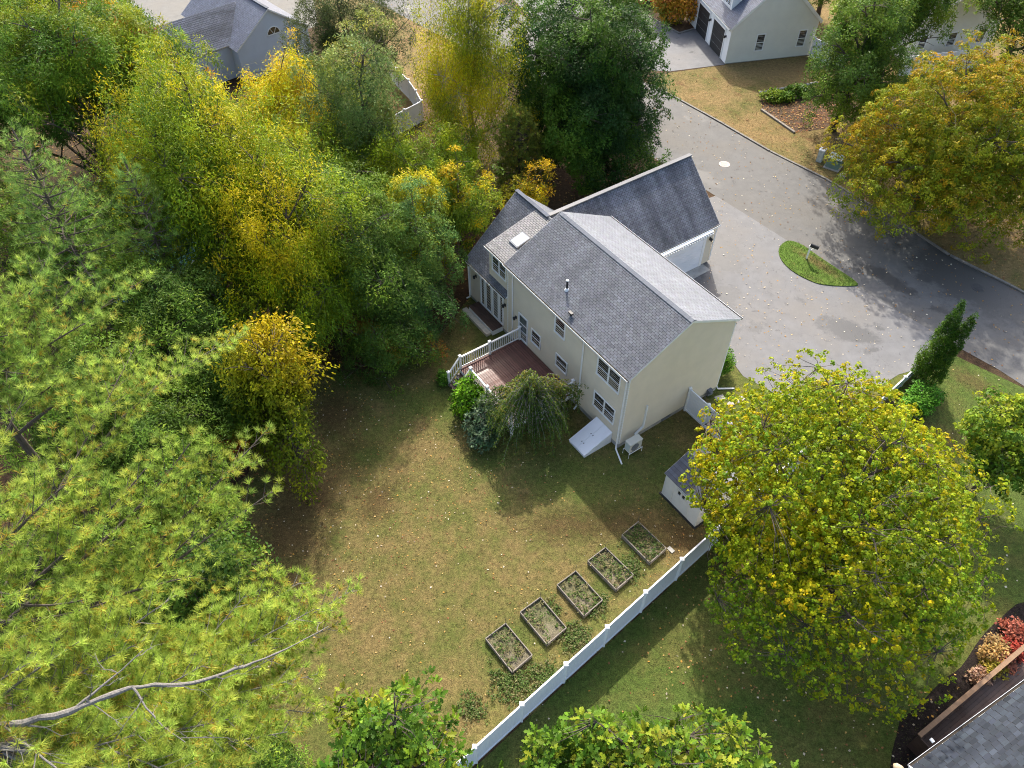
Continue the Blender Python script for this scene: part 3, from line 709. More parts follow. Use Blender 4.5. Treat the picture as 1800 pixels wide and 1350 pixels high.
window(shed, Face((SX0, 0, 0), (0, 1, 0), (-1, 0, 0)), -4.98, -4.38, 1.14, 1.56, 2, 0, .05, 'shed_wall')
q = MB(); q.box(SX0 - .03, SX0 - .011, -5.25, -5.15, .1, 1.68); q.box(SX0 - .03, SX0 - .011, -4.15, -4.05, .1, 1.68); q.build('wall_rib', M['shed_wall'], shed, kind='stuff')
q = MB(); q.box(SX0 - .1, SX1 + .1, SY0 - .1, SY1 + .1, 0, .06); q.build('base_frame', M['black'], shed)

# ------------------------------------------------------------------ fences
def fence(name, pts, heights, label, gate=None, post_w=.13, group=None):
    root = empty(name, (pts[0][0], pts[0][1], 0), 0, label, 'fence', group)
    ox, oy = pts[0]
    for i, (p_, h) in enumerate(zip(pts, heights)): post(root, p_[0] - ox, p_[1] - oy, -.1, h + .06, True, post_w, 'fence_post')
    for i in range(len(pts) - 1):
        a = Vector((pts[i][0] - ox, pts[i][1] - oy, 0)); b = Vector((pts[i + 1][0] - ox, pts[i + 1][1] - oy, 0)); L = (b - a).length; d = (b - a) / L
        a2, b2 = a + d * .055, b - d * .055; h0, h1 = heights[i] - .06, heights[i + 1] - .06
        U = Vector((0, 0, 1)); n = 14; vs = []; fs = []; sd_ = d.cross(U)
        for k in range(n):          # one vinyl sheet with grooves between its boards
            for e in (.0, .03, .97, 1.0):
                t = (k + e) / n; A = a2.lerp(b2, t); hh = h0 + (h1 - h0) * t - .03; w_ = .007 if e in (.0, 1.0) else .014
                vs += [A - sd_ * w_ + U * .16, A + sd_ * w_ + U * .16, A - sd_ * w_ + U * hh, A + sd_ * w_ + U * hh]
        m_ = 4 * n
        for k in range(m_ - 1):
            o_ = 4 * k; fs += [(o_, o_ + 4, o_ + 6, o_ + 2), (o_ + 5, o_ + 1, o_ + 3, o_ + 7)]
        q = MB(); q.add(vs, fs); pn = q.build('fence_panel', M['vinyl'], root)
        mb = MB(); mb.bar(a2 + U * h0, b2 + U * h1, .07, .13); mb.build('top_rail', M['vinyl'], pn)
        mb = MB(); mb.bar(a2 + U * .12, b2 + U * .12, .07, .13); mb.build('bottom_rail', M['vinyl'], pn)
        if gate is not None and i in gate:
            nrm = d.cross(U)
            for t, z in ((.12, .4), (.12, 1.5), (.88, 1.0)):
                h_ = MB(); c = a2.lerp(b2, t) + U * z
                for sg in (-1, 1): h_.bar(c + nrm * sg * .03 - d * .08, c + nrm * sg * .03 + d * .08, .04, .06)
                h_.build('hinge', M['black'], pn, kind='stuff')
    return root
fd = Vector((math.cos(.72705), math.sin(.72705), 0)); F0 = Vector((-1.344, 9.392, 0))
FP = [F0 + fd * 2.4266 * i for i in range(-1, 10)]
fence('vinyl_fence', [(p.x, p.y) for p in FP], [1.88] * 11, 'long white vinyl privacy fence with capped posts along the right side of the yard')
FQ = [Vector((17.6, 25.52, 0)) + fd * 2.1 * i for i in range(5)]
fence('vinyl_fence', [(p.x, p.y) for p in FQ], [1.3, .95, .8, .75, .72], 'lower white vinyl fence running from under the yellow green maple to the arborvitae')
hl = lambda x, y: (hm @ Vector((x, y, 0))).to_2d()
g0 = hl(4.8, -.1); g1 = hl(4.8, -1.5); g2 = hl(4.8, -3.1); g3 = hl(4.8, -4.6)
fence('gate_fence', [tuple(g0), tuple(g1), tuple(g2), tuple(g3)], [1.8] * 4, 'white vinyl fence with black gate hinges joining the house gable', gate=(1,))
fence('vinyl_fence', [(-9.85, 55.5), (-8.65, 56.95), (-7.4, 58.35), (-8.0, 60.0), (-8.75, 61.75), (-9.9, 63.7), (-10.9, 65.6)], [1.8] * 7, 'white vinyl fence corner seen between the trees near the far lawn')
fence('vinyl_fence', [(27.1, 70.0), (28.2, 68.6), (29.3, 67.2)], [1.8] * 3, 'short white vinyl fence at the corner of the black door garage')
fence('vinyl_fence', [(34.0, 66.4), (36.6, 67.0), (39.2, 67.6), (41.8, 68.2)], [1.8] * 4, 'white fence above the orange maple in front of a white house')

# ------------------------------------------------------------------ raised beds
BEDS = [((6.27, 20.45), (5.4, 19.7), (6.58, 18.2), (7.46, 18.98)), ((4.54, 19.0), (3.65, 18.28), (4.87, 16.81), (5.74, 17.57)), ((3.05, 17.75), (2.15, 17.03), (3.31, 15.51), (4.2, 16.29)), ((1.36, 16.41), (0.43, 15.68), (1.6, 14.18), (2.49, 14.95)), ((-0.22, 15.14), (-1.1, 14.43), (0.08, 12.94), (0.95, 13.7))]
BL = ['raised timber garden bed nearest the shed, full of green weeds', 'raised garden bed second from the shed with bright weeds at its left end', 'middle raised garden bed of the five with grassy weeds', 'raised garden bed with bare greyish mulch, fourth from the shed', 'raised garden bed farthest from the shed with short dry weeds']
bed_boxes = []
for (c4, lab) in zip(BEDS, BL):
    c = np.mean(c4, axis=0); root = empty('raised_bed', (c[0], c[1], 0), 0, lab, 'garden bed', 'raised beds along the fence')
    pp = [Vector((x - c[0], y - c[1], 0)) for x, y in c4]
    for i in range(4):
        a, b = pp[i], pp[(i + 1) % 4]; q = MB(); q.bar(a + Vector((0, 0, .13)), b + Vector((0, 0, .13)), .038, .26); q.build('board', M['timber'], root)
    ins = [p * .97 for p in pp]; q = MB(); q.add([(p.x, p.y, .13) for p in ins], [(0, 1, 2, 3)] if (ins[1] - ins[0]).cross(ins[2] - ins[0]).z > 0 else [(3, 2, 1, 0)]); q.build('soil', M['bed_soil'], root)
    for i in (0, 2):
        x, y = pp[i].x, pp[i].y; q = MB(); q.tube([(x * 1.04, y * 1.04, 0), (x * 1.05 + .02, y * 1.05 + .02, .62)], .012, 5); q.build('stake', M['metal_iron'], root)
    bed_boxes.append([tuple(x) for x in c4])
q = MB(); q.box(-.17, .17, -.1, .1, 0, .05); o = q.build('stepping_stone', M['stone']); o.location = (7.72, 19.02, 0); o.rotation_euler[2] = R(-50); tag(o, 'flat pale stone beside the corner of the first raised bed', 'stone')
for i, (x, y) in enumerate(((11.75, 28.7), (12.35, 28.3), (12.9, 28.55))):
    q = MB(); q.box(-.28, .28, -.16, .16, 0, .06); o = q.build('stepping_stone', M['stone']); o.location = (x, y, 0); o.rotation_euler[2] = R(20 + i * 17)
    tag(o, ('pale paving stone by the driveway edge, closest to the house', 'middle pale paving stone of three by the driveway edge', 'pale paving stone by the driveway edge, closest to the maple')[i], 'stone', 'paving stones at the driveway edge')

# ------------------------------------------------------------------ street things
mail = empty('mailbox', (19.69, 41.05, .07), R(-38), 'black mailbox on a white post standing in the grass island', 'mailbox')
q = MB(); q.box(-.05, .05, -.05, .05, -.07, 1.12); q.build('post', M['trim'], mail)
q = MB(); q.bar((-.1, 0, .98), (.42, 0, .98), .09, .07); q.bar((.04, 0, .72), (.3, 0, .95), .06, .06); q.build('support_arm', M['trim'], mail)
q = MB(); pr = [(-.1, 0), (.1, 0), (.1, .14)] + [(.1 * math.cos(a), .14 + .1 * math.sin(a)) for a in np.linspace(.3, math.pi - .3, 7)] + [(-.1, .14)]
n = len(pr); q.add([(-.02, y, 1.02 + z) for y, z in pr] + [(.5, y, 1.02 + z) for y, z in pr], [tuple(range(n))[::-1], tuple(range(n, 2 * n))] + [(i, (i + 1) % n, n + (i + 1) % n, n + i) for i in range(n)])
bx_ = q.build('box', M['black'], mail); q = MB(); q.box(.5, .515, -.09, .09, 1.03, 1.2); q.build('door', M['black'], bx_)
for x, y, r_, mm, lab in ((16.2, 52.36, .42, 'manhole_pale', 'pale round manhole cover in the road near the garage'), (30.12, 38.25, .42, 'metal_iron', 'dark round manhole cover in the shaded road at the right')):
    q = MB(); q.tube([(0, 0, -.02), (0, 0, .022)], r_, 28); o = q.build('manhole_cover', M[mm]); o.location = (x, y, 0); tag(o, lab, 'manhole cover')
    q = MB(); q.tube([(0, 0, -.02), (0, 0, .0235)], r_ * .9, 28); q.build('lid', M[mm], o)
    q = MB()
    for k in range(-3, 4): q.box(-.3 + abs(k) * .04, .3 - abs(k) * .04, k * .09 - .012, k * .09 + .012, .023, .03)
    q.build('grip_bars', M[mm], o, kind='stuff')
up_ = empty('utility_pedestal', (23.6, 52.9, 0), R(-35), 'slim pale green utility pedestal beside the kerb', 'utility box')
q = MB(); q.box(-.2, .2, -.2, .2, 0, .95); q.build('body', M['grey_box'], up_); q = MB(); q.box(-.23, .23, -.23, .23, .95, 1.03); q.build('cap', M['trim'], up_)
tr_ = empty('transformer', (24.45, 52.1, 0), R(-35), 'low dark green transformer box under the orange maple', 'utility box')
q = MB(); q.box(-.6, .6, -.55, .55, 0, .1); q.build('pad', M['concrete'], tr_)
q = MB(); q.hexa([(-.5, -.45, .1), (.5, -.45, .1), (.5, .45, .1), (-.5, .45, .1), (-.5, -.42, .7), (.5, -.42, .7), (.5, .45, .85), (-.5, .45, .85)]); b_ = q.build('body', M['green_box'], tr_)
q = MB(); q.box(-.53, .53, -.46, .48, .86, .9); q.build('lid', M['grey_box'], b_)
q = MB(); q.tube([(0, 0, 0), (0, 0, .1), (.02, .02, .26), (0, 0, .34)], [.26, .3, .24, .08], 9); o = q.build('boulder', M['stone'], smooth=True); o.location = (24.75, 50.7, 0); tag(o, 'small round grey boulder beside the kerb under the orange maple', 'boulder')

# timber edge and stone edge of the leaf bed
te = empty('timber_edging', (20.7, 60.5, 0), 0, 'grey timber edging along the brown leaf bed', 'edging')
a = Vector((0, 0, .06)); b = Vector((1.95, -3.6, .06))
for k in range(2):
    q = MB(); q.bar(a.lerp(b, k / 2 + .003), a.lerp(b, (k + 1) / 2 - .003), .18, .16); q.build('sleeper', M['timber'], te)
sw = empty('stone_edging', (21.3, 63.3, 0), 0, 'rough dark stones edging the upper side of the brown leaf bed', 'edging')
for k in range(14):
    t = k / 13; x, y = 5.1 * t, 1.7 * t; q = MB(); w_ = .16 + rng.random() * .08
    q.tube([(x - w_, y, .07), (x - w_ * .6, y, .1), (x + w_ * .6, y + .03, .1), (x + w_, y, .07)], [.05, .12 + rng.random() * .04, .12, .05], 6); q.build('stone', M['stone'], sw)

# red car at the far drive
car = empty('parked_car', (14.2, 81.9, 0), R(25), 'red parked car at the top end of the neighbour driveway', 'car')
prof = [(-2.1, .35), (-2.15, .75), (-1.5, .92), (-.9, .95), (-.35, 1.4), (.9, 1.42), (1.6, 1.0), (2.1, .9), (2.15, .4)]
q = MB(); n = len(prof)
q.add([(x, -.85, z) for x, z in prof] + [(x, .85, z) for x, z in prof], [tuple(range(n)), tuple(range(n, 2 * n))[::-1]] + [(i, n + i, n + (i + 1) % n, (i + 1) % n) for i in range(n)]); q.build('body', M['car_red'], car)
for y in (-.86, .86):
    q = MB(); q.add([(-.8, y, .98), (1.4, y, 1.02), (.85, y, 1.34), (-.3, y, 1.33)], [(0, 1, 2, 3)] if y < 0 else [(3, 2, 1, 0)]); q.build('side_window', M['glass'], car)
    for x in (-1.35, 1.35):
        q = MB(); q.tube([(x, y * .82, .32), (x, y * 1.02, .32)], .32, 16); q.build('wheel', M['rubber'], car)
for x0, z0, x1, z1 in ((-.88, .97, -.38, 1.38), (1.55, 1.03, .93, 1.41)):
    q = MB(); sx = -.012 if x0 < 0 else .012; q.add([(x0 + sx, -.7, z0 + .01), (x0 + sx, .7, z0 + .01), (x1 + sx, .62, z1 + .01), (x1 + sx, -.62, z1 + .01)], [(0, 1, 2, 3)]); q.build('windscreen', M['glass'], car)

# ------------------------------------------------------------------ neighbours
# garage house at top: local x to the right along the gable, local y to the back along the doors
NO = (19.08, 68.55, 0); NY = math.atan2(70.35 - 68.55, 27.0 - 19.08)
nb_ = empty('neighbour_house', NO, NY, 'pale clapboard neighbour house with two black garage doors', 'house')
NW, NL, NE, NR = 8.3, 9.5, 3.35, 7.1
nsl = (NR - NE) / (NW / 2)
SW = M['siding_white']
FN = Face((0, 0, 0), (1, 0, 0), (0, -1, 0)); FNd = Face((0, 0, 0), (0, 1, 0), (-1, 0, 0))
siding(nb_, FN, [(0, .1), (NW, .1), (NW, NE), (NW / 2, NR), (0, NE)], SW, .12); siding(nb_, FNd, [(0, .1), (NL, .1), (NL, NE), (0, NE)], M['trim'], .12)
siding(nb_, Face((NW, 0, 0), (0, 1, 0), (1, 0, 0)), [(0, .1), (NL, .1), (NL, NE), (0, NE)], SW, .12); siding(nb_, Face((0, NL, 0), (1, 0, 0), (0, 1, 0)), [(0, .1), (NW, .1), (NW, NE), (NW / 2, NR), (0, NE)], SW, .12)
fm = MB(); fm.box(.03, NW - .03, .03, NL - .03, -.5, .1); fm.build('foundation', M['concrete'], nb_)
nls = (NW / 2 + .25) * math.hypot(1, nsl); nz = NE - .25 * nsl + .12
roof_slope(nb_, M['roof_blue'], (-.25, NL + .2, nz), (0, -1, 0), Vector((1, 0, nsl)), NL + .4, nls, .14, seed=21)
roof_slope(nb_, M['roof_sunlit'], (NW + .25, -.2, nz), (0, 1, 0), Vector((-1, 0, nsl)), NL + .4, nls, .14, seed=22)
rk = MB()
for sg, xx in ((1, -.25), (-1, NW + .25)): rk.bar((xx, -.1, nz - .18), (NW / 2, -.1, nz - .18 + (NW / 2 + .25) * nsl), .05, .24)
rk.build('rake_board', M['trim'], nb_, kind='stuff')
gutter(nb_, (-.25, -.2, nz - .04), (-.25, NL + .2, nz - .04), (-1, 0, 0))
for y0, y1 in ((1.1, 3.6), (4.6, 7.1)):
    q = MB(); q.fbox(FNd, y0 - .12, y0, .1, 2.6, .014, .07); q.fbox(FNd, y1, y1 + .12, .1, 2.6, .014, .07); q.fbox(FNd, y0 - .12, y1 + .12, 2.6, 2.78, .014, .08); d = q.build('garage_door', M['trim'], nb_)
    for k in range(4):
        q = MB(); q.fbox(FNd, y0, y1, .08 + k * .63, .08 + (k + 1) * .63 - .015, .014, .03); q.build('door_panel', M['black_door'], d)
    wall_lamp(nb_, FNd.pt(y0 - .35, 2.2, .014), (-1, 0, 0))
window(nb_, FN, 2.55, 3.4, .95, 2.5, 1, 1, .07); window(nb_, FN, 6.6, 7.45, .95, 2.5, 1, 1, .07)
# dormer
q = MB(); FDn = Face((.55, 0, 0), (0, 1, 0), (-1, 0, 0))
siding(nb_, FDn, [(1.9, 3.6), (4.1, 3.6), (4.1, 5.6), (3.0, 6.5), (1.9, 5.6)], M['trim'], .12, name='dormer_wall', back=2.4)
window(nb_, FDn, 2.2, 3.8, 4.1, 5.4, 3, 1, .09)
for sg in (-1, 1): 
    rs = Vector((0, -sg, .82)).normalized()
    roof_slope(nb_, M['roof_blue'], (.35 if sg < 0 else 3.4, 3.0 + sg * 1.3, 5.48), (1, 0, 0) if sg < 0 else (-1, 0, 0), rs, 3.05, 1.3 * math.hypot(1, .82), .1, name='dormer_roof', seed=24)

# house top left
TO = (-23.35, 64.6, 0); TY = math.atan2(69.2 - 64.6, -18.45 + 23.35)
tl = empty('neighbour_house', TO, TY, 'pale blue house with slate grey roof and round arched gable window', 'house')
TW, TL_, TE, TR = 6.9, 9.5, 2.9, 5.3; tsl = (TR - TE) / (TW / 2)
FT = Face((0, 0, 0), (1, 0, 0), (0, -1, 0)); SB = M['siding_blue']
siding(tl, FT, [(0, .1), (TW, .1), (TW, TE), (TW / 2, TR), (0, TE)], SB, .13)
siding(tl, Face((0, 0, 0), (0, 1, 0), (-1, 0, 0)), [(0, .1), (TL_, .1), (TL_, TE), (0, TE)], SB, .13); siding(tl, Face((TW, 0, 0), (0, 1, 0), (1, 0, 0)), [(0, .1), (TL_, .1), (TL_, TE), (0, TE)], SB, .13)
tls = (TW / 2 + .2) * math.hypot(1, tsl); tz = TE - .2 * tsl + .1
roof_slope(tl, M['roof_blue'], (-.2, TL_ + .2, tz), (0, -1, 0), Vector((1, 0, tsl)), TL_ + .4, tls, .1, seed=31)
roof_slope(tl, M['roof_blue'], (TW + .2, -.2, tz), (0, 1, 0), Vector((-1, 0, tsl)), TL_ + .4, tls, .1, seed=32)
q = MB(); q.bar((TW / 2, -.2, TR + .17), (TW / 2, TL_ + .2, TR + .17), .24, .05); q.build('ridge_cap', M['roof_dark'], tl, color=True)
q = MB(); cx, cz = 3.6, 3.2; arc = [(cx + .62 * math.cos(a), cz + .62 * math.sin(a)) for a in np.linspace(0, math.pi, 13)]
q.add([FT.pt(u, z, .03) for u, z in arc], [tuple(range(13))]); wq = q.build('window', M['glass'], tl)
q = MB(); q.tube([FT.pt(u, z, .04) for u, z in arc], .05, 5)
for a in (R(60), R(120)): q.bar(FT.pt(cx, cz, .045), FT.pt(cx + .6 * math.cos(a), cz + .6 * math.sin(a), .045), .03, .03)
q.bar(FT.pt(cx - .64, cz, .04), FT.pt(cx + .64, cz, .04), .06, .06); q.build('frame', M['trim'], wq)
# cross wing of it
CW = 5.2; y0 = 1.3; zc = 4.75
sc_ = (zc - TE) / 2.7
roof_slope(tl, M['roof_dark'], (-4.6, y0 - .2, TE + .05), (1, 0, 0), Vector((0, 1, sc_)), 4.6 + 2.6, 2.9 * math.hypot(1, sc_), .1, seed=33, tab=.36, course=.18)
roof_slope(tl, M['roof_blue'], (2.6, y0 + 5.6, TE + .05), (-1, 0, 0), Vector((0, -1, sc_)), 4.6 + 2.6, 2.9 * math.hypot(1, sc_), .1, seed=34)
siding(tl, Face((0, y0, 0), (1, 0, 0), (0, -1, 0)), [(-4.4, .1), (.0, .1), (.0, TE), (-4.4, TE)], SB, .13)
siding(tl, Face((-4.4, 0, 0), (0, 1, 0), (-1, 0, 0)), [(y0, .1), (y0 + 5.4, .1), (y0 + 5.4, TE), (y0 + 2.7, zc), (y0, TE)], SB, .13)
# another roof further left
def simple_house(name, o, yaw, w, l, ev, rg, wall, roof, label, cols=2):
    h = empty(name, (o[0], o[1], 0), yaw, label, 'house'); s_ = (rg - ev) / (w / 2)
    F1 = Face((0, 0, 0), (1, 0, 0), (0, -1, 0)); F2 = Face((0, 0, 0), (0, 1, 0), (-1, 0, 0)); F3 = Face((w, 0, 0), (0, 1, 0), (1, 0, 0)); F4 = Face((0, l, 0), (1, 0, 0), (0, 1, 0))
    for F_ in (F1, F4): siding(h, F_, [(0, .1), (w, .1), (w, ev), (w / 2, rg), (0, ev)], M[wall], .13)
    for F_ in (F2, F3): siding(h, F_, [(0, .1), (l, .1), (l, ev), (0, ev)], M[wall], .13)
    z = ev - .2 * s_ + .1; ln = (w / 2 + .2) * math.hypot(1, s_)
    roof_slope(h, M[roof], (-.2, l + .2, z), (0, -1, 0), Vector((1, 0, s_)), l + .4, ln, .1, seed=41)
    roof_slope(h, M[roof], (w + .2, -.2, z), (0, 1, 0), Vector((-1, 0, s_)), l + .4, ln, .1, seed=42)
    for k in range(cols):
        u = w * (k + .5) / cols; window(h, F1, u - .45, u + .45, 1.0, 2.3); u = l * (k + .5) / cols; window(h, F2, u - .45, u + .45, 1.0, 2.3); window(h, F3, u - .45, u + .45, 1.0, 2.3)
    return h
simple_house('neighbour_house', (-33.5, 64.0), R(42), 5.4, 8.5, 2.7, 4.9, 'siding_blue', 'roof_blue', 'low blue grey roofed house at the top left behind green trees')
simple_house('neighbour_house', (35.2, 69.2), R(14), 9, 8, 2.9, 5.6, 'siding_white', 'roof_light', 'white house with a barred window above the orange maple at top right', 3)

# house bottom right, close to the camera
BA = R(29.3); be = Vector((math.cos(BA), math.sin(BA), 0)); BO = (13.72, 7.95, 0)
br = empty('neighbour_house', BO, BA, 'near house corner with dark grey shingle roof at the bottom right', 'house')
BE, BWd, BLn = 4.9, 9.0, 9.0; bsl = .42
FBg = Face((.25, 0, 0), (0, -1, 0), (-1, 0, 0))     # gable end facing left, u runs away from the eave
siding(br, FBg, [(.35, .2), (BWd, .2), (BWd, BE), (BWd / 2, BE + (BWd / 2 - .1) * bsl), (.35, BE)], SB, .12)
siding(br, Face((0, -.35, 0), (1, 0, 0), (0, 1, 0)), [(.25, .2), (BLn, .2), (BLn, BE), (.25, BE)], SB, .12)
q = MB(); s0 = Vector((0, -1, bsl)).normalized(); n0 = Vector((-1, 0, 0)).cross(s0)
lenS = (BWd / 2) * math.hypot(1, bsl)
oB = Vector((BLn, 0, BE)); P = lambda a, b, h: oB + Vector((-1, 0, 0)) * a + s0 * b + n0 * h
q.add([P(.01, .01, .003), P(BLn - .01, .01, .003), P(BLn - .01, lenS, .003), P(.01, lenS, .003)], [(0, 1, 2, 3)]); q.build('underlay', M['underlay'], br); q = MB()
q.hexa([P(0, 0, -.12), P(BLn, 0, -.12), P(BLn, lenS, -.12), P(0, lenS, -.12), P(0, 0, 0), P(BLn, 0, 0), P(BLn, lenS, 0), P(0, lenS, 0)]); broof = q.build('roof', M['trim'], br)
tabs = shingles(None, None, oB, (-1, 0, 0), s0, BLn, lenS, tab=.31, course=.15, seed=51, var=.2, singles=True, phase=None)
tabs.sort(key=lambda t: (t[1] - BLn) ** 2 + (t[2] * 1.6) ** 2)
rest = MB()
for k, (one, a_, b_) in enumerate(tabs):
    if k < 290: one.build('shingle', M['roof_near'], broof, color=True)
    else: rest.cur = one.cur; rest.add(one.v, one.f)
rest.build('shingles', M['roof_near'], broof, kind='stuff', color=True)
gutter(br, (-.02, 0, BE - .05), (BLn, 0, BE - .05), (0, 1, 0))
q = MB(); q.bar((-.03, .03, BE - .08), (-.03, -BWd / 2, BE - .08 + BWd / 2 * bsl), .04, .18); q.build('rake_board', M['trim'], br)
q = MB(); q.tube([(1.35, .18, BE - .06), (1.35, .32, BE - .06)], .06, 12); q.build('vent_cap', M['trim'], br)
q = MB(); q.tube([(-.1, .05, BE - .35), (-.16, .12, BE - .3), (-.28, .22, BE - .28), (-.36, .3, BE - .3)], [.05, .09, .14, .1], 12); q.build('outdoor_lamp', M['copper'], br, smooth=True)

wd = empty('side_deck', (16.45, 10.28, 0), R(32.5), 'brown boarded deck with a wooden parapet beside the near house', 'deck')
for k in range(9):
    q = MB(); q.box(-.3, 6.5, -1.32 + k * .142, -1.32 + k * .142 + .134, .42, .45); q.build('deck_board', M['deck_brown'], wd)
for k in range(6):
    q = MB(); q.box(-.3, 6.5, -.02, .02, .1 + k * .2, .1 + k * .2 + .19); q.build('parapet_board', M['deck_brown'], wd)
q = MB(); q.box(-.36, 6.5, -.09, .09, 1.31, 1.36); q.build('top_rail', M['deck_top'], wd)
for x in (-.3, 2.0, 4.3, 6.4): 
    q = MB(); q.box(x - .05, x + .05, -.11, -.025, 0, 1.305); q.build('post', M['deck_brown'], wd)
q = MB(); q.box(-.36, -.32, -1.35, .02, .05, 1.25); q.build('end_panel', M['deck_brown'], wd)

# pool beyond the left trees
pl = empty('swimming_pool', (-24.2, 39.2, 0), R(30), 'pale turquoise pool glimpsed between the trees at the left', 'pool')
q = MB(); ov = [(4.2 * math.cos(a), 2.6 * math.sin(a)) for a in np.linspace(0, 2 * math.pi, 32, endpoint=False)]; q.prism(ov, 0, .9); q.build('water', M['pool_water'], pl)
q = MB(); q.tube([(x * 1.02, y * 1.02, .95) for x, y in ov + ov[:1]], .1, 6); q.build('pool_rim', M['trim'], pl)
# ------------------------------------------------------------------ vegetation
def nrm(a): return a / (np.linalg.norm(a, axis=-1, keepdims=True) + 1e-9)
def cosnoise(P, r, freq, k=5):
    out = np.zeros(len(P))
    for _ in range(k):
        w = r.normal(size=3) * freq; out += np.cos(P @ w + r.random() * 6.28)
    return out / math.sqrt(k / 2)
UPV = np.array([0, 0, 1.0])
DIAMOND = (np.array([(0, 0, 0), (.42, .5, .10), (1, 0, -.06), (.42, -.5, .10)]), np.array([(0, 3, 2, 1)]))
TRI = (np.array([(0, .28, .03), (0, -.28, .03), (1, 0, -.05)]), np.array([(0, 1, 2)]))
_ok = [(0, 0), (.16, .13), (.24, .42), (.36, .16), (.52, .5), (.62, .18), (.80, .30), (1, 0), (.80, -.30), (.62, -.18), (.52, -.5), (.36, -.16), (.24, -.42), (.16, -.13)]
OAKLEAF = (np.array([(x, y, .12 * abs(y) - .1 * x * x) for x, y in _ok]),
           np.array([(0, 13, 1), (1, 13, 11), (1, 11, 3), (1, 3, 2), (13, 12, 11), (3, 11, 9), (3, 9, 5), (3, 5, 4), (11, 10, 9), (5, 9, 7), (5, 7, 6), (9, 8, 7)]))
def scatter(tp, P, X, Z, L, Wd, C):
    tv, tf = tp; X = nrm(X); Y = nrm(np.cross(Z, X)); Z = np.cross(X, Y); k = len(tv); n = len(P)
    L = np.broadcast_to(np.asarray(L, float), (n,)); Wd = np.broadcast_to(np.asarray(Wd, float), (n,))
    V = (P[:, None] + tv[None, :, 0, None] * X[:, None] * L[:, None, None] + tv[None, :, 1, None] * Y[:, None] * Wd[:, None, None] + tv[None, :, 2, None] * Z[:, None] * L[:, None, None]).reshape(-1, 3)
    F = (tf[None] + (np.arange(n) * k)[:, None, None]).reshape(-1, tf.shape[1])
    return V, F, np.repeat(C, k, axis=0)
TRIS = [0]
def emit(name, V, F, C, mat, parent, kind=None):
    TRIS[0] += len(F) * (F.shape[1] - 2); return link_mesh(name, np_mesh(name, V, F, C), M[mat], parent, kind)

DG, MG, BG, YG = (.030, .058, .016), (.062, .108, .022), (.115, .180, .030), (.24, .27, .03)
YE, GO, ORG, RED, BRN = (.52, .40, .03), (.50, .28, .025), (.46, .17, .03), (.26, .045, .02), (.16, .09, .03)
GGR = (.10, .15, .08); BLG = (.055, .115, .055)
def palette(P, r, cols, bias=1.0, freq=.55, rnd=.55, hz=.25):
    z = P[:, 2]; z = (z - z.min()) / (np.ptp(z) + 1e-6)
    q = cosnoise(P, r, freq) * (1 - rnd) + r.normal(size=len(P)) * rnd + hz * 2 * z
    t = np.argsort(np.argsort(q)) / max(1, len(q) - 1); t = t ** bias * (len(cols) - 1)
    i = np.clip(t.astype(int), 0, len(cols) - 2); f = (t - i)[:, None]; c = np.array(cols)
    return c[i] * (1 - f) + c[i + 1] * f

def limb_path(a, b, sag, r, n=5):
    a = np.array(a, float); b = np.array(b, float); L = np.linalg.norm(b - a); pts = []
    k = r.normal(size=3) * L * .05
    for i in range(n + 1):
        t = i / n; p = a * (1 - t) + b * t; p = p + k * math.sin(math.pi * t) + UPV * sag * L * math.sin(math.pi * t); pts.append(p)
    return pts

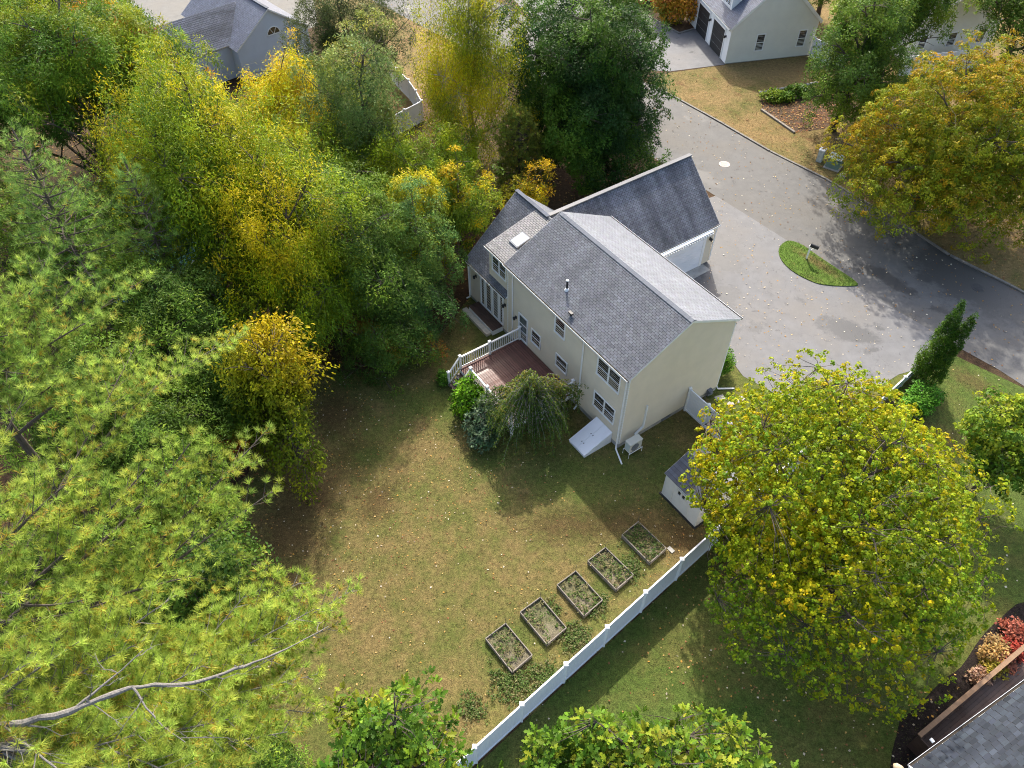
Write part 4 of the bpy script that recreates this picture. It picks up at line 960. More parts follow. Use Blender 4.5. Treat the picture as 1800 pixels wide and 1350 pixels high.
def tree(name, label, x, y, H, blobs, cols, n=700, m=22, leaf=.16, wr=.55, cr=.45, mode='spray', droop=.2, bias=1.0, freq=.5, rnd=.5, hz=.25,
         trunk=.22, bark='bark', tp=DIAMOND, cat='tree', group=None, seed=None, lean=(0, 0), inner=.6, nlimb=12, twigs=.5, crown='crown', lump=.17, z0f=.2, flat=.55, kind=None, cj=.2, gain=1.32):
    seed = seed if seed is not None else int(abs(x * 131 + y * 17)) % 9973
    if tp is DIAMOND and y > 27 and cat == 'tree': tp = TRI; m = int(m * 1.9); leaf *= .74; wr *= 1.25
    if y > 27 and cat == 'tree' and mode != 'rosette': n = int(n * .42); m = int(m * 2.4); cr *= 1.22; twigs = min(1, twigs * 2); lump *= 1.25
    r = np.random.default_rng(seed)
    root = empty(name, (x, y, 0), 0, label, cat, group)
    bl = np.array(blobs, float); area = (bl[:, 3] * bl[:, 4] + bl[:, 3] * bl[:, 5]); cnt = np.maximum(1, (n * area / area.sum()).astype(int))
    PC, OC = [], []
    for b, k in zip(bl, cnt):
        u = nrm(r.normal(size=(k * 2, 3))); u = u[(u[:, 2] > -.55) | (r.random(len(u)) < .35)][:k]
        f1 = cosnoise(u, r, 2.2) * lump + cosnoise(u, r, 5.5) * lump * .55
        rho = (1 - inner * r.random(len(u)) ** 2.0) * (1 + f1)
        p = b[:3] + u * b[3:] * rho[:, None]
        o = nrm(u / b[3:] * b[3:].mean() + UPV * .45)
        PC.append(p); OC.append(o)
    PC = np.concatenate(PC); OC = np.concatenate(OC); kp = PC[:, 2] > .12; PC, OC = PC[kp], OC[kp]
    CC = palette(PC, r, cols, bias, freq, rnd, hz) * np.clip(1 + r.normal(size=(len(PC), 1)) * cj, .5, 1.6)
    # wood
    mb = MB(); ctop = bl[:, 2].max() + bl[:, 5].max() * .45
    tp_n = 7; tx = np.linspace(0, 1, tp_n); wob = np.cumsum(r.normal(size=(tp_n, 2)) * H * .008, axis=0)
    tpts = [np.array([lean[0] * t + wob[i, 0] * (i > 0), lean[1] * t + wob[i, 1] * (i > 0), t * min(ctop, H * .9)]) for i, t in enumerate(tx)]
    mb.tube(tpts, [trunk * (1.25 if i == 0 else 1) * (1 - .85 * t) + .012 for i, t in enumerate(tx)], 8)
    if trunk > 0: mb.build('trunk', M[bark], root, smooth=True)
    wood = MB(); samples = []
    tp_arr = np.array(tpts)
    idx = [int(r.integers(len(PC)))]
    d2 = np.full(len(PC), 1e9)
    for _ in range(min(nlimb, len(PC)) - 1):
        d2 = np.minimum(d2, ((PC - PC[idx[-1]]) ** 2).sum(1)); idx.append(int(np.argmax(d2)))
    for j in idx:
        tip = PC[j]; hd = math.hypot(tip[0], tip[1]); zs = np.clip(tip[2] - hd * (.75 + r.random() * .4), H * z0f, ctop * .95)
        k = np.clip(zs / max(tpts[-1][2], .1) * (tp_n - 1), 0, tp_n - 1.001); ii = int(k); st = tp_arr[ii] * (1 - (k - ii)) + tp_arr[ii + 1] * (k - ii)
        pts = limb_path(st, st + (tip - st) * .93, .08, r); rad = [max(.012, trunk * .42 * (1 - .8 * i / 5) * (1 - .5 * zs / H)) for i in range(6)]
        wood.tube(pts, rad, 5, False); samples += pts[1:]
        for q in range(3):
            t = .35 + .2 * q; a = pts[int(t * 5)]; dd = nrm(r.normal(size=3) + (tip - st) / (np.linalg.norm(tip - st) + 1e-6)); ln = np.linalg.norm(tip - st) * .3
            sub = limb_path(a, a + dd * ln, .05, r, 3); wood.tube(sub, [.035 * trunk / .2, .025 * trunk / .2, .016, .008], 4, False); samples += sub[1:]
    samples = np.array(samples)
    if twigs:
        for j in np.nonzero(r.random(len(PC)) < twigs)[0]:
            dd = ((samples - PC[j]) ** 2).sum(1); a = samples[int(np.argmin(dd))]; wood.tube(limb_path(a, PC[j], .06, r, 2), [.016, .011, .005], 3, False)
    wood.build('branches', M[bark], root)
    TRIS[0] += sum(len(f) - 2 for f in wood.f)
    # leaves
    nC = len(PC); P0 = np.repeat(PC, m, 0); O = np.repeat(OC, m, 0); C = np.repeat(CC, m, 0); N = nC * m
    rs = np.repeat(cr * (.65 + .7 * r.random(nC)), m)
    if mode == 'rosette':
        q = nrm(r.normal(size=(N, 3)) * .75 + O * .8 + UPV * .25); P = P0 + q * rs[:, None] * (.75 + .3 * r.random((N, 1))) * np.array([1, 1, .8])
        Z = nrm(q + r.normal(size=(N, 3)) * .28); X = nrm(np.cross(Z, r.normal(size=(N, 3)))) - UPV * .35
    elif mode == 'hang':
        g = r.normal(size=(N, 3)) * np.array([.42, .42, .62]) - UPV * .45; P = P0 + g * rs[:, None] + O * rs[:, None] * .15
        Z = nrm(O * 1.0 + r.normal(size=(N, 3)) * .38 + UPV * .35); X = r.normal(size=(N, 3)) * .55 - UPV * droop + O * .35
    elif mode == 'star':
        q = nrm(r.normal(size=(N, 3)) + O * .55); q = nrm(q - O * np.clip(-(q * O).sum(1), 0, 1)[:, None]); P = P0 + q * rs[:, None] * .25
        X = q - UPV * droop * .4; Z = nrm(O * .8 + r.normal(size=(N, 3)) * .35 + UPV * .3)
    else:
        g = nrm(r.normal(size=(N, 3))) * (r.random((N, 1)) ** .45); g -= O * (g * O).sum(1)[:, None] * flat; P = P0 + g * rs[:, None]
        Z = nrm(O * .8 + UPV * .4 + r.normal(size=(N, 3)) * .4); X = nrm(g + r.normal(size=(N, 3)) * .6) - UPV * droop
    g_ = C.mean(1, keepdims=True); C = np.clip(g_ + (C - g_) * 1.18, .004, 1) * gain * (1 + r.normal(size=(N, 1)) * .16) * (1 + r.normal(size=(N, 3)) * .05); C = np.clip(C, .008, .7)
    L = leaf * (.7 + .6 * r.random(N)); P[:, 2] = np.maximum(P[:, 2], .03)
    if tp is OAKLEAF:           # the leaves nearest the eye are leaves of their own
        near = np.argsort(((P + np.array([x, y, 0]) - np.array([0, 0, CAMH])) ** 2).sum(1))[:260]; lum = C[near].mean(1); order = near[np.argsort(lum)]
        for q_, part in enumerate(np.array_split(order, 6)):
            cm = C[part].mean(0); me = np_mesh('leaf', tp[0], tp[1], np.repeat(cm[None], len(tp[0]), 0)); me.materials.append(M['leaf'])
            for k in part:
                xx = X[k] / np.linalg.norm(X[k]); yy = np.cross(Z[k], xx); yy /= np.linalg.norm(yy); zz = np.cross(xx, yy); o_ = link_mesh('leaf', me, None, root)
                o_.matrix_local = Matrix(((xx[0] * L[k], yy[0] * L[k] * wr, zz[0] * L[k], P[k, 0]), (xx[1] * L[k], yy[1] * L[k] * wr, zz[1] * L[k], P[k, 1]), (xx[2] * L[k], yy[2] * L[k] * wr, zz[2] * L[k], P[k, 2]), (0, 0, 0, 1)))
        keep = np.ones(len(P), bool); keep[near] = False; P, X, Z, L, C = P[keep], X[keep], Z[keep], L[keep], C[keep]
    V, F, CV = scatter(tp, P, X, Z, L, L * wr, C)
    emit(crown, V, F, CV, 'leaf', root, 'stuff')
    return root

def copy_tree(src, x, y, rz, sc, label, group=None):
    c = src.copy(); COL.objects.link(c); c.location = (x, y, 0); c.rotation_euler = (0, 0, rz); c.scale = (sc, sc, sc * (1 + .1 * math.sin(x)))
    c['label'] = label
    if group: c['group'] = group
    for ch in src.children:
        d = ch.copy(); COL.objects.link(d); d.parent = c
    return c

def needles(P, D, n, L, w, r, cols, yellow=.12):
    N = len(P); Pp = np.repeat(P, n, 0); Dd = np.repeat(nrm(D), n, 0)
    q = nrm(Dd * 1.0 + nrm(r.normal(size=(N * n, 3))) * .92); ln = L * (.8 + .35 * r.random(N * n)); Pp = Pp - Dd * (r.random((N * n, 1)) * L * .45)
    base = np.array(cols)[r.integers(len(cols), size=N)] * (1 + r.normal(size=(N, 1)) * .2)
    C = np.repeat(base, n, 0); y = np.repeat(r.random(N) < yellow, n) & (r.random(N * n) < .75) & ((q * Dd).sum(1) < .75)
    C[y] = np.array([.50, .34, .05]) * (.7 + .5 * r.random((y.sum(), 1)))
    C = np.clip(C * (1 + r.normal(size=(N * n, 1)) * .12), .01, .7)
    return scatter((np.array([(0, .3, 0), (0, -.3, 0), (1, .0, 0)]), np.array([(0, 1, 2)])), Pp, q, nrm(UPV + Dd * .5 + r.normal(size=(N * n, 3)) * .45), ln, w, C)

def pine(name, label, x, y, H, limbs=None, zlo=.25, lmax=3.0, whorl=.75, per=5, tuft=.22, nn=20, w=.02, cols=((.10, .17, .045), (.15, .22, .05), (.19, .25, .06)), yellow=.12, trunk=.2, seed=1, step=.22, group=None, extra=(), bmax=1.5, dens=1.0):
    r = np.random.default_rng(seed); root = empty(name, (x, y, 0), 0, label, 'tree', group)
    mb = MB(); wob = np.cumsum(r.normal(size=(8, 2)) * .05, axis=0); T = np.linspace(0, 1, 8)
    tr = np.array([(wob[i, 0] * (i > 0), wob[i, 1] * (i > 0), H * t) for i, t in enumerate(T)])
    mb.tube(tr, [trunk * (1 - .93 * t) + .012 for t in T], 9); mb.build('trunk', M['bark'], root, smooth=True)
    at = lambda z: np.array([np.interp(z, tr[:, 2], tr[:, 0]), np.interp(z, tr[:, 2], tr[:, 1]), z])
    L_ = []
    if limbs:
        for (tip, zs, sag, th) in limbs: L_.append((at(zs), np.array(tip, float) - np.array([x, y, 0]), sag, th))
    if per:
        z = H * zlo; k = 0
        while z < H - .25:
            f = (z - H * zlo) / (H * (1 - zlo)); ll = lmax * (1 - f) ** .75 + .25
            for j in range(per):
                a = 2.4 * k + j * 2 * math.pi / per + r.normal() * .25; l = ll * (.75 + .4 * r.random())
                L_.append((at(z), at(z) + np.array([math.cos(a) * l, math.sin(a) * l, l * (.12 + .35 * f) + r.normal() * .1]), -.04, .022 + .012 * l))
            z += whorl * (.8 + .4 * r.random()) * (1 - .4 * f); k += 1
        L_.append((at(H * .96), at(H) + np.array([0, 0, .3]), 0, .02))
    wood = MB(); TP, TD = [], []
    for a, b, sag, th in L_:
        pts = np.array(limb_path(a, b, sag, r, 7)); L = np.linalg.norm(b - a)
        wood.tube(pts, [max(.008, th * (1 - .85 * i / 7)) for i in range(8)], 6, False)
        s = max(.3, L * .18) if L > 1 else .1; side = 1
        while s < L:
            t = s / L; i = min(int(t * 7), 6); p = pts[i] * (1 - (t * 7 - i)) + pts[i + 1] * (t * 7 - i); d = nrm(pts[i + 1] - pts[i]); sd = nrm(np.cross(d, UPV)); side = -side
            bl = min(bmax, .22 + .42 * (L - s)) * (.65 + .6 * r.random())
            if r.random() < .95 * dens:
                bd = nrm(d * .85 + sd * side * .7 + UPV * (.22 + r.normal() * .3)); q = p + bd * bl + UPV * bl * .15; wood.tube([p, (p + q) / 2 - UPV * .02, q], [.014, .010, .005], 3, False)
                m = max(1, int(bl / (step * 1.25)))
                for u in range(m):
                    tt = (u + 1) / m; c = p + (q - p) * tt
                    if tt > .99 or r.random() < .5: TP.append(c + r.normal(size=3) * .03); TD.append(bd * .8 + UPV * .65)
                    if bl > .4 and tt < .97:
                        for sg in (-1, 1):
                            e = nrm(bd * .8 + np.cross(bd, UPV) * sg * .75 + UPV * (.25 + r.normal() * .3)); l2 = (.16 + .36 * bl * (1 - tt)) * (.6 + .6 * r.random())
                            TP.append(c + e * l2); TD.append(e * .8 + UPV * .6)
                            if l2 > .42: TP.append(c + e * l2 * .5); TD.append(e + UPV * .6)
            s += step * 1.15 * (.7 + .6 * r.random()); 
        for u in range(3): TP.append(b - nrm(b - pts[6]) * u * .14 + r.normal(size=3) * .03); TD.append(nrm(b - pts[6]) + UPV * .4)
    for pl_ in extra:
        p0 = np.array(pl_[0], float) - np.array([x, y, 0]); u0 = np.linspace(0, 1, len(p0)); u1 = np.linspace(0, 1, len(p0) * 4)
        pp = np.column_stack([np.interp(u1, u0, p0[:, k]) for k in range(3)]); ra = np.interp(u1, u0, pl_[1])
        for _ in range(3): pp[1:-1] = pp[1:-1] * .5 + (pp[:-2] + pp[2:]) * .25
        pp += r.normal(size=pp.shape) * ra[:, None] * .28; ra = ra * (1 + r.normal(size=len(ra)) * .12)
        wood.tube(pp, list(ra), 8, False)
        for k in range(2, len(pp) - 1, 2):
            if r.random() < .75:
                dd = nrm(nrm(pp[k + 1] - pp[k]) * .6 + nrm(r.normal(size=3)) * .9); ln = .3 + 1.1 * r.random(); tw = limb_path(pp[k], pp[k] + dd * ln, -.1, r, 4); tw = [q + r.normal(size=3) * .035 for q in tw]
                wood.tube(tw, [ra[k] * .35 + .006, .014, .010, .007, .003], 4, False)
                for _ in range(3):
                    c = tw[int(r.integers(1, 4))]; e = nrm(dd + r.normal(size=3) * .8); wood.tube([c, c + e * .15 + r.normal(size=3) * .02, c + e * (.25 + .3 * r.random())], [.008, .005, .002], 3, False)
    wood.build('branches', M['bark_grey' if extra else 'bark'], root)
    TP = np.array(TP); TD = np.array(TD)
    V, F, C = needles(TP, TD, nn, tuft, w, r, cols, yellow)
    emit('needles', V, F, C, 'needle', root, 'stuff'); TRIS[0] += sum(len(f) - 2 for f in wood.f)
    return root

WG = 'trees of the woodland at the left'
# --- the two big leafy trees at the right
tree('maple_tree', 'broad yellow green maple beside the white fence and the shed', 13.8, 17.5, 11.2, [(0, .3, 6.2, 5.2, 5.4, 4.8), (-1.7, 1.4, 6.0, 4.1, 4.4, 3.8), (1.6, -.8, 5.2, 4.0, 4.6, 3.8), (-.2, -3.0, 4.0, 4.4, 3.9, 3.0), (-.4, 2.6, 7.0, 4.0, 3.6, 3.7), (-4.0, 1.8, 5.0, 2.2, 2.4, 1.7), (-3.0, -1.6, 4.2, 2.6, 3.0, 2.2)],
     [(.085, .14, .02), (.12, .165, .022), (.15, .185, .024), (.175, .20, .026), (.20, .215, .027), (.225, .22, .028), (.28, .21, .03)], n=9800, m=12, leaf=.115, wr=.9, cr=.14, mode='rosette', bias=1.15, freq=.5, rnd=.6, hz=.15, trunk=.26, nlimb=30, twigs=.2, inner=.42, seed=5, lump=.12, cj=.1, gain=1.6)
tree('maple_tree', 'wide orange tinged maple on the far side of the road', 28.4, 45.8, 12.2, [(0, 0, 6.3, 6.2, 6.2, 5.6), (-2.8, -1.0, 4.2, 3.9, 4.2, 3.4), (4, 1, 5.6, 5.2, 5.0, 4.6), (2, -2.4, 3.6, 4, 3.2, 2.6)],
     [(.10, .14, .022), (.14, .17, .025), (.18, .20, .028), (.215, .205, .03), (.25, .195, .03), (.29, .175, .03)], n=5000, m=16, leaf=.21, wr=.8, cr=.38, mode='rosette', bias=1.0, freq=.4, rnd=.65, hz=.45, trunk=.28, nlimb=24, twigs=.15, seed=6, lump=.18, gain=1.15)
# --- oaks right below the camera
oc = [(.045, .10, .018), (.07, .135, .022), (.10, .175, .028), (.14, .205, .032), (.21, .225, .04)]
tree('oak_tree', 'bright green oak crown at the bottom centre overhanging the white fence', 3.0, 5.0, 17.2, [(0, -.1, 13.3, 2.9, 1.8, 2.1), (-1.3, .4, 13.3, 1.2, 1.0, 1.5), (1.8, 0, 13.0, 1.5, 1.4, 1.6)], oc, n=1250, m=10, leaf=.205, wr=.62, cr=.26, mode='star', droop=.3, tp=OAKLEAF, trunk=.26, nlimb=16, twigs=.8, inner=.75, seed=9, bias=1.15, lump=.2, gain=1.02)
tree('oak_tree', 'green oak crown at the bottom centre between the pines and the white fence', -3.1, 5.4, 16.3, [(0, .3, 13.2, 1.9, 1.6, 2.4), (.8, -.3, 12.6, 1.5, 1.4, 1.8)], oc, n=850, m=10, leaf=.20, wr=.62, cr=.26, mode='star', droop=.3, tp=OAKLEAF, trunk=.24, nlimb=12, twigs=.8, inner=.7, seed=10, bias=1.25, lump=.24, gain=1.05)
# --- behind the garage
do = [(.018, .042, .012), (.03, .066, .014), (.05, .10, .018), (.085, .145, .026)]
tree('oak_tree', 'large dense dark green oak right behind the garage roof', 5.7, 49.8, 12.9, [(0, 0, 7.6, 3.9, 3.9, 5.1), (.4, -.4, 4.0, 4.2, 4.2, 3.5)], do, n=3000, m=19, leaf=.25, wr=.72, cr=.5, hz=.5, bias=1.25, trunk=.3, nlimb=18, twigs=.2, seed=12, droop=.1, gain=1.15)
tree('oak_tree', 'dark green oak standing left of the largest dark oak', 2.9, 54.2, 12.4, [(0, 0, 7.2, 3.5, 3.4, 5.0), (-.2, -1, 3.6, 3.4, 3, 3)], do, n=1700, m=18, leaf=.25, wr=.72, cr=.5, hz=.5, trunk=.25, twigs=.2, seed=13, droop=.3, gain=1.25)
tree('oak_tree', 'mid green tree behind the largest dark oak at the top edge', 7.6, 61.5, 11.0, [(0, 0, 6.2, 3.2, 3.2, 4.6)], [MG, (.09, .14, .03), BG], n=1100, m=18, leaf=.26, wr=.5, cr=.55, trunk=.22, twigs=.2, seed=14)
yg = [(.09, .13, .022), (.15, .18, .025), (.22, .23, .028), (.32, .29, .03), (.46, .35, .03)]
tree('birch_tree', 'tall slim yellow green birch with a visible pale trunk at the top centre', -3.2, 51.4, 14.2, [(0, 0, 8.4, 3.2, 3.2, 5.2), (-.3, -.2, 5.0, 3.4, 3.3, 3.2), (.2, .3, 12.0, 1.9, 1.9, 2.2), (1.6, -.4, 8.6, 1.8, 1.6, 2.4), (-1.9, .2, 7.4, 1.7, 1.7, 2.2)], yg, n=1500, m=22, leaf=.24, wr=.42, cr=.62, mode='hang', droop=.9, hz=.55, rnd=.4, trunk=.2, bark='bark_pale', seed=15, twigs=.35, lump=.2)
pine('pine_tree', 'small light yellow green conifer between the birch and the garage', .3, 48.4, 6.6, lmax=2.3, zlo=.06, whorl=.34, per=7, tuft=.30, nn=16, w=.06, cols=((.20, .26, .04), (.28, .32, .05)), yellow=.2, seed=16, trunk=.12, step=.26)
# --- woodland at the left
lo = [(.07, .12, .02), (.10, .155, .022), (.135, .185, .024), (.17, .215, .026), (.22, .24, .028), (.38, .30, .03)]
loc1 = tree('locust_tree', 'tallest yellow green tree in the middle of the left woodland', -16.6, 37.2, 15.6, [(0, 0, 10.0, 4.6, 4.6, 5.0), (1.8, -1.6, 8.0, 4.0, 3.8, 4.2), (-2, 1.2, 9.4, 3.4, 3.4, 4)], lo, n=2600, m=22, leaf=.26, wr=.40, cr=.6, mode='hang', droop=.8, bias=1.25, freq=.4, rnd=.4, trunk=.24, nlimb=18, twigs=.3, seed=20, lump=.16, group=WG)
tree('locust_tree', 'yellow green drooping tree at the right side of the left woodland', -11.8, 32.6, 12.2, [(0, 0, 7.4, 3.5, 3.5, 4.4), (.8, -.9, 5.4, 3.2, 3.2, 3.2)], lo, n=1700, m=22, leaf=.25, wr=.40, cr=.55, mode='hang', droop=.8, bias=1.2, freq=.4, rnd=.4, trunk=.2, twigs=.3, seed=21, lump=.2, group=WG)
tree('locust_tree', 'bright golden yellow tree in front of the pale blue house gable', -15.4, 48.6, 10.6, [(-.3, 0, 7.0, 1.5, 1.7, 3.6), (1.5, .3, 6.6, 1.1, 1.1, 2.8), (-.4, -.6, 5.2, 3.0, 3.0, 3.0)], [(.20, .22, .03), (.34, .30, .03), YE, (.56, .38, .03), (.54, .31, .03)], n=1200, m=20, leaf=.26, wr=.45, cr=.55, mode='hang', droop=.6, trunk=.18, twigs=.3, seed=22, lump=.22, group=WG)
tree('oak_tree', 'pale grey green oak left of the white fence corner', -9.9, 45.8, 12.4, [(0, 0, 7.8, 3.1, 3.1, 4.9), (.3, -.4, 4.4, 3.0, 3.0, 3)], [(.06, .10, .03), (.10, .145, .045), (.14, .18, .055), (.22, .22, .05)], n=1400, m=18, leaf=.26, wr=.5, cr=.5, trunk=.22, seed=23, twigs=.3, lump=.2, group=WG)
tree('cedar_tree', 'dark dull green tree above the pale oak near the top edge', -13.0, 61.0, 11.5, [(-1.6, 0, 6.0, 2.6, 2.6, 5.0), (2.0, .3, 5.6, 2.4, 2.4, 5.0)], [(.035, .05, .02), (.06, .08, .03), (.09, .11, .04)], n=1300, m=16, leaf=.26, wr=.4, cr=.5, trunk=.2, seed=24, twigs=.3, lump=.25, group=WG)
oc2 = [(.05, .095, .02), (.075, .135, .022), (.10, .165, .026), (.14, .195, .028), (.20, .21, .03)]
oakA = tree('oak_tree', 'large green oak with dark leaning trunk in the top left corner', -27.4, 45.0, 17.0, [(0, 0, 11.4, 4.9, 4.9, 5.0), (2.6, 1.4, 10.4, 3.6, 3.6, 4), (-2, -1, 9, 4, 4, 4)], oc2, n=2600, m=20, leaf=.27, wr=.45, cr=.58, bias=1.1, trunk=.32, seed=25, twigs=.25, lump=.2, nlimb=18, group=WG, lean=(1.4, -.8), droop=.3)
tree('oak_tree', 'green oak with a few orange and red tips near the top left house', -25.2, 49.0, 13.8, [(0, 0, 9.2, 3.8, 3.8, 4.0), (1.6, -.3, 8.0, 2.6, 2.6, 3.0)], oc2 + [ORG, RED], n=1500, m=20, leaf=.27, wr=.45, cr=.55, bias=2.4, freq=.8, rnd=.3, hz=.3, trunk=.26, seed=26, twigs=.25, lump=.22, group=WG, droop=.3)
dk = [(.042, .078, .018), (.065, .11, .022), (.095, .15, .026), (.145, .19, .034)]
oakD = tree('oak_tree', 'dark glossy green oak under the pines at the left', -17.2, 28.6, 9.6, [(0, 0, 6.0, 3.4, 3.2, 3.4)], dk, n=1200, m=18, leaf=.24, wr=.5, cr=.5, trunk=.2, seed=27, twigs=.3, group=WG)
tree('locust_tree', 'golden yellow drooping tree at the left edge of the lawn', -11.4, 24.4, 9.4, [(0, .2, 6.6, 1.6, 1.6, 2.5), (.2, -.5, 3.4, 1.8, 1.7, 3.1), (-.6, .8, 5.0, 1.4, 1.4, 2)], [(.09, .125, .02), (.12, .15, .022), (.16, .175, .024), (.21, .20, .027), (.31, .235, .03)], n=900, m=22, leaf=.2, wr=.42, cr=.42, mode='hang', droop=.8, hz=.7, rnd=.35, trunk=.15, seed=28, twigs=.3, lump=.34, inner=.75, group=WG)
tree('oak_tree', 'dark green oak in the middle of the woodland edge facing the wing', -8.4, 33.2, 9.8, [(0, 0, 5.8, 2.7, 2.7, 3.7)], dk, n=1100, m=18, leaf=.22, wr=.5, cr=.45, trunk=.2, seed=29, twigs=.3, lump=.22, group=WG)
tree('oak_tree', 'dark bluish green oak closest to the wing of the house', -5.3, 35.4, 7.0, [(0, 0, 4.0, 1.9, 2.0, 3.0), (-.6, -1.8, 2.6, 1.9, 1.9, 2.4)], [(.045, .09, .028), (.07, .13, .036), (.10, .17, .045), (.15, .20, .045)], n=1000, m=18, leaf=.22, wr=.5, cr=.42, trunk=.16, seed=30, twigs=.3, lump=.22, group=WG)
tree('oak_sapling', 'low spreading dark green tree at the lawn edge with rust coloured tips', -7.6, 30.6, 4.4, [(0, 0, 2.0, 2.3, 1.7, 2.1), (1.2, .7, 2.0, 1.8, 1.5, 1.8)], dk + [(.16, .10, .03), (.24, .09, .03)], n=800, m=16, leaf=.21, wr=.5, cr=.4, bias=1.7, freq=.9, rnd=.3, hz=-.1, trunk=.1, seed=31, twigs=.4, lump=.2, group=WG, z0f=.1)
tree('maple_sapling', 'yellow leaved small tree between the dark oaks and the wing roof', -6.3, 37.6, 8.4, [(0, 0, 5.2, 2.2, 2.2, 2.8)], [(.07, .12, .022), (.11, .16, .026), (.18, .21, .03), (.34, .29, .03)], n=750, m=16, leaf=.22, wr=.6, cr=.42, trunk=.12, seed=32, twigs=.4, lump=.34, inner=.8, group=WG)
tree('maple_sapling', 'orange yellow small tree touching the rear wing roof', -3.3, 40.0, 7.2, [(0, 0, 4.2, 2.0, 1.8, 2.6), (-.3, 1.0, 5.4, .9, .9, 1.9)], [(.07, .12, .022), (.10, .15, .025), (.125, .175, .026), (.16, .195, .028), (.24, .23, .03), (.42, .29, .045)], bias=1.25, inner=.8, n=850, m=16, leaf=.23, wr=.6, cr=.42, hz=.6, trunk=.12, seed=33, twigs=.4, lump=.36, group=WG)
tree('maple_sapling', 'small golden tree peeking out between wing roof and garage roof', .9, 43.2, 5.2, [(0, 0, 3.2, 1.2, 1.2, 1.9)], [(.14, .16, .03), (.25, .22, .03), (.42, .25, .03)], n=260, m=14, leaf=.2, wr=.6, cr=.35, trunk=.08, seed=34, twigs=.5, lump=.25)
loc3 = tree('locust_tree', 'yellow green tree between the pale oak and the yellow sapling', -6.8, 42.6, 8.4, [(0, 0, 4.8, 2.6, 2.6, 3.3)], lo[:5], n=900, m=20, leaf=.25, wr=.42, cr=.5, mode='hang', droop=.7, trunk=.16, seed=35, twigs=.3, lump=.2, group=WG)
holly = tree('holly_tree', 'glossy dark green tree at the lower left edge of the lawn', -11.9, 15.2, 8.2, [(0, 0, 4.6, 1.7, 1.9, 3.4), (-1.3, -1.2, 4.8, 1.8, 1.8, 3.0)], [(.035, .07, .018), (.06, .11, .022), (.10, .155, .03), (.16, .19, .04)], n=900, m=18, leaf=.17, wr=.55, cr=.34, trunk=.14, seed=36, twigs=.3, lump=.2, group=WG)
# fill of the wood: copies of a few of the kinds, each in a place of its own
fills = [(loc1, -20.6, 42.6, 1.9, .86, 'yellow green tree behind the tallest locust at the left'), (loc3, -12.6, 40.2, .7, 1.12, 'yellow green tree right of the tallest locust'), (oakA, -33.5, 38.2, 2.2, .92, 'green oak at the left edge above the blue green pines'),
         (oakA, -31.5, 55.5, 4.0, .9, 'green oak at the very top left behind the leaning trunk'), (oakA, -38.5, 48.0, 5.2, .95, 'green oak in the outermost top left corner'), (loc3, -13.2, 54.6, 2.4, .9, 'yellow green tree between the pale oak and the far lawn'), (loc3, -4.0, 46.2, 4.4, .68, 'low yellow green tree at the foot of the birch'),
         (oakD, -14.4, 34.6, 1.2, .85, 'dark oak in the shade below the tallest locust'), (oakD, -10.2, 37.2, 3.2, .95, 'dark oak behind the woodland edge, left of the yellow sapling'), (oakD, -13.9, 25.6, 4.6, .8, 'dark oak behind the golden drooping tree'), (oakD, -15.6, 20.6, 2.6, .85, 'dark oak between the pines and the lawn'),
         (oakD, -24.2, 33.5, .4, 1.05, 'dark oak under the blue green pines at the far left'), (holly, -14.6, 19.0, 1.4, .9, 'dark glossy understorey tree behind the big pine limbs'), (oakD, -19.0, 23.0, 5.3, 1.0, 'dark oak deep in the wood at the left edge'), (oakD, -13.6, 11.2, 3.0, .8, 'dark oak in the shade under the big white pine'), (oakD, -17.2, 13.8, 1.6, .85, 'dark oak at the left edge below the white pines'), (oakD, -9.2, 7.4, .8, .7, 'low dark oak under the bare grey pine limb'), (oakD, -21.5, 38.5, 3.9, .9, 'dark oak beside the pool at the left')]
for s_, x_, y_, rz_, k_, lab_ in fills: copy_tree(s_, x_, y_, rz_, k_, lab_, WG)
# --- pines at the left
pg = ((.24, .36, .06), (.32, .44, .07), (.38, .49, .08), (.43, .49, .075))
pb = ((.15, .29, .055), (.21, .35, .065), (.27, .40, .07))
pine('pine_tree', 'blue green pine at the left edge of the wood', -21.6, 30.6, 15.4, lmax=3.6, zlo=.3, whorl=.7, tuft=.30, nn=16, w=.032, cols=pb, yellow=.05, trunk=.2, seed=41, step=.26, group='pines at the left')
pine('pine_tree', 'slimmer blue green pine beside the pool', -18.6, 32.6, 12.6, lmax=2.5, zlo=.3, whorl=.65, tuft=.30, nn=16, w=.032, cols=pb, yellow=.05, trunk=.16, seed=42, step=.26, group='pines at the left')
tipsA = [((-9.4, 19.4, 14.2), 11, .02, .09), ((-8.0, 16.0, 13.2), 10, .0, .10), ((-7.7, 14.4, 12.0), 9.2, .0, .10), ((-9.9, 15.2, 14.0), 12, .02, .08), ((-10.4, 13.4, 15.0), 12.6, .02, .08), ((-9.2, 12.2, 13.2), 10, .0, .09),
         ((-12.4, 18.4, 15.0), 12.6, .02, .07), ((-11.4, 12.0, 16.4), 14, .03, .07), ((-8.8, 10.4, 13.6), 11, .0, .09), ((-12.2, 10.2, 17.2), 15, .03, .06), ((-13.2, 14.0, 17.4), 15.2, .03, .06), ((-10.0, 9.0, 15.0), 12.5, .0, .08), ((-8.2, 8.6, 12.6), 9.6, -.02, .09)]
pine('pine_tree', 'big white pine at the left with long bright limbs reaching over the lawn edge', -14.6, 9.4, 20.5, tipsA, zlo=.72, lmax=3.4, per=5, whorl=.9, tuft=.25, nn=40, w=.028, cols=pg, yellow=.14, trunk=.27, seed=43, step=.24, bmax=1.45, group='pines at the left')
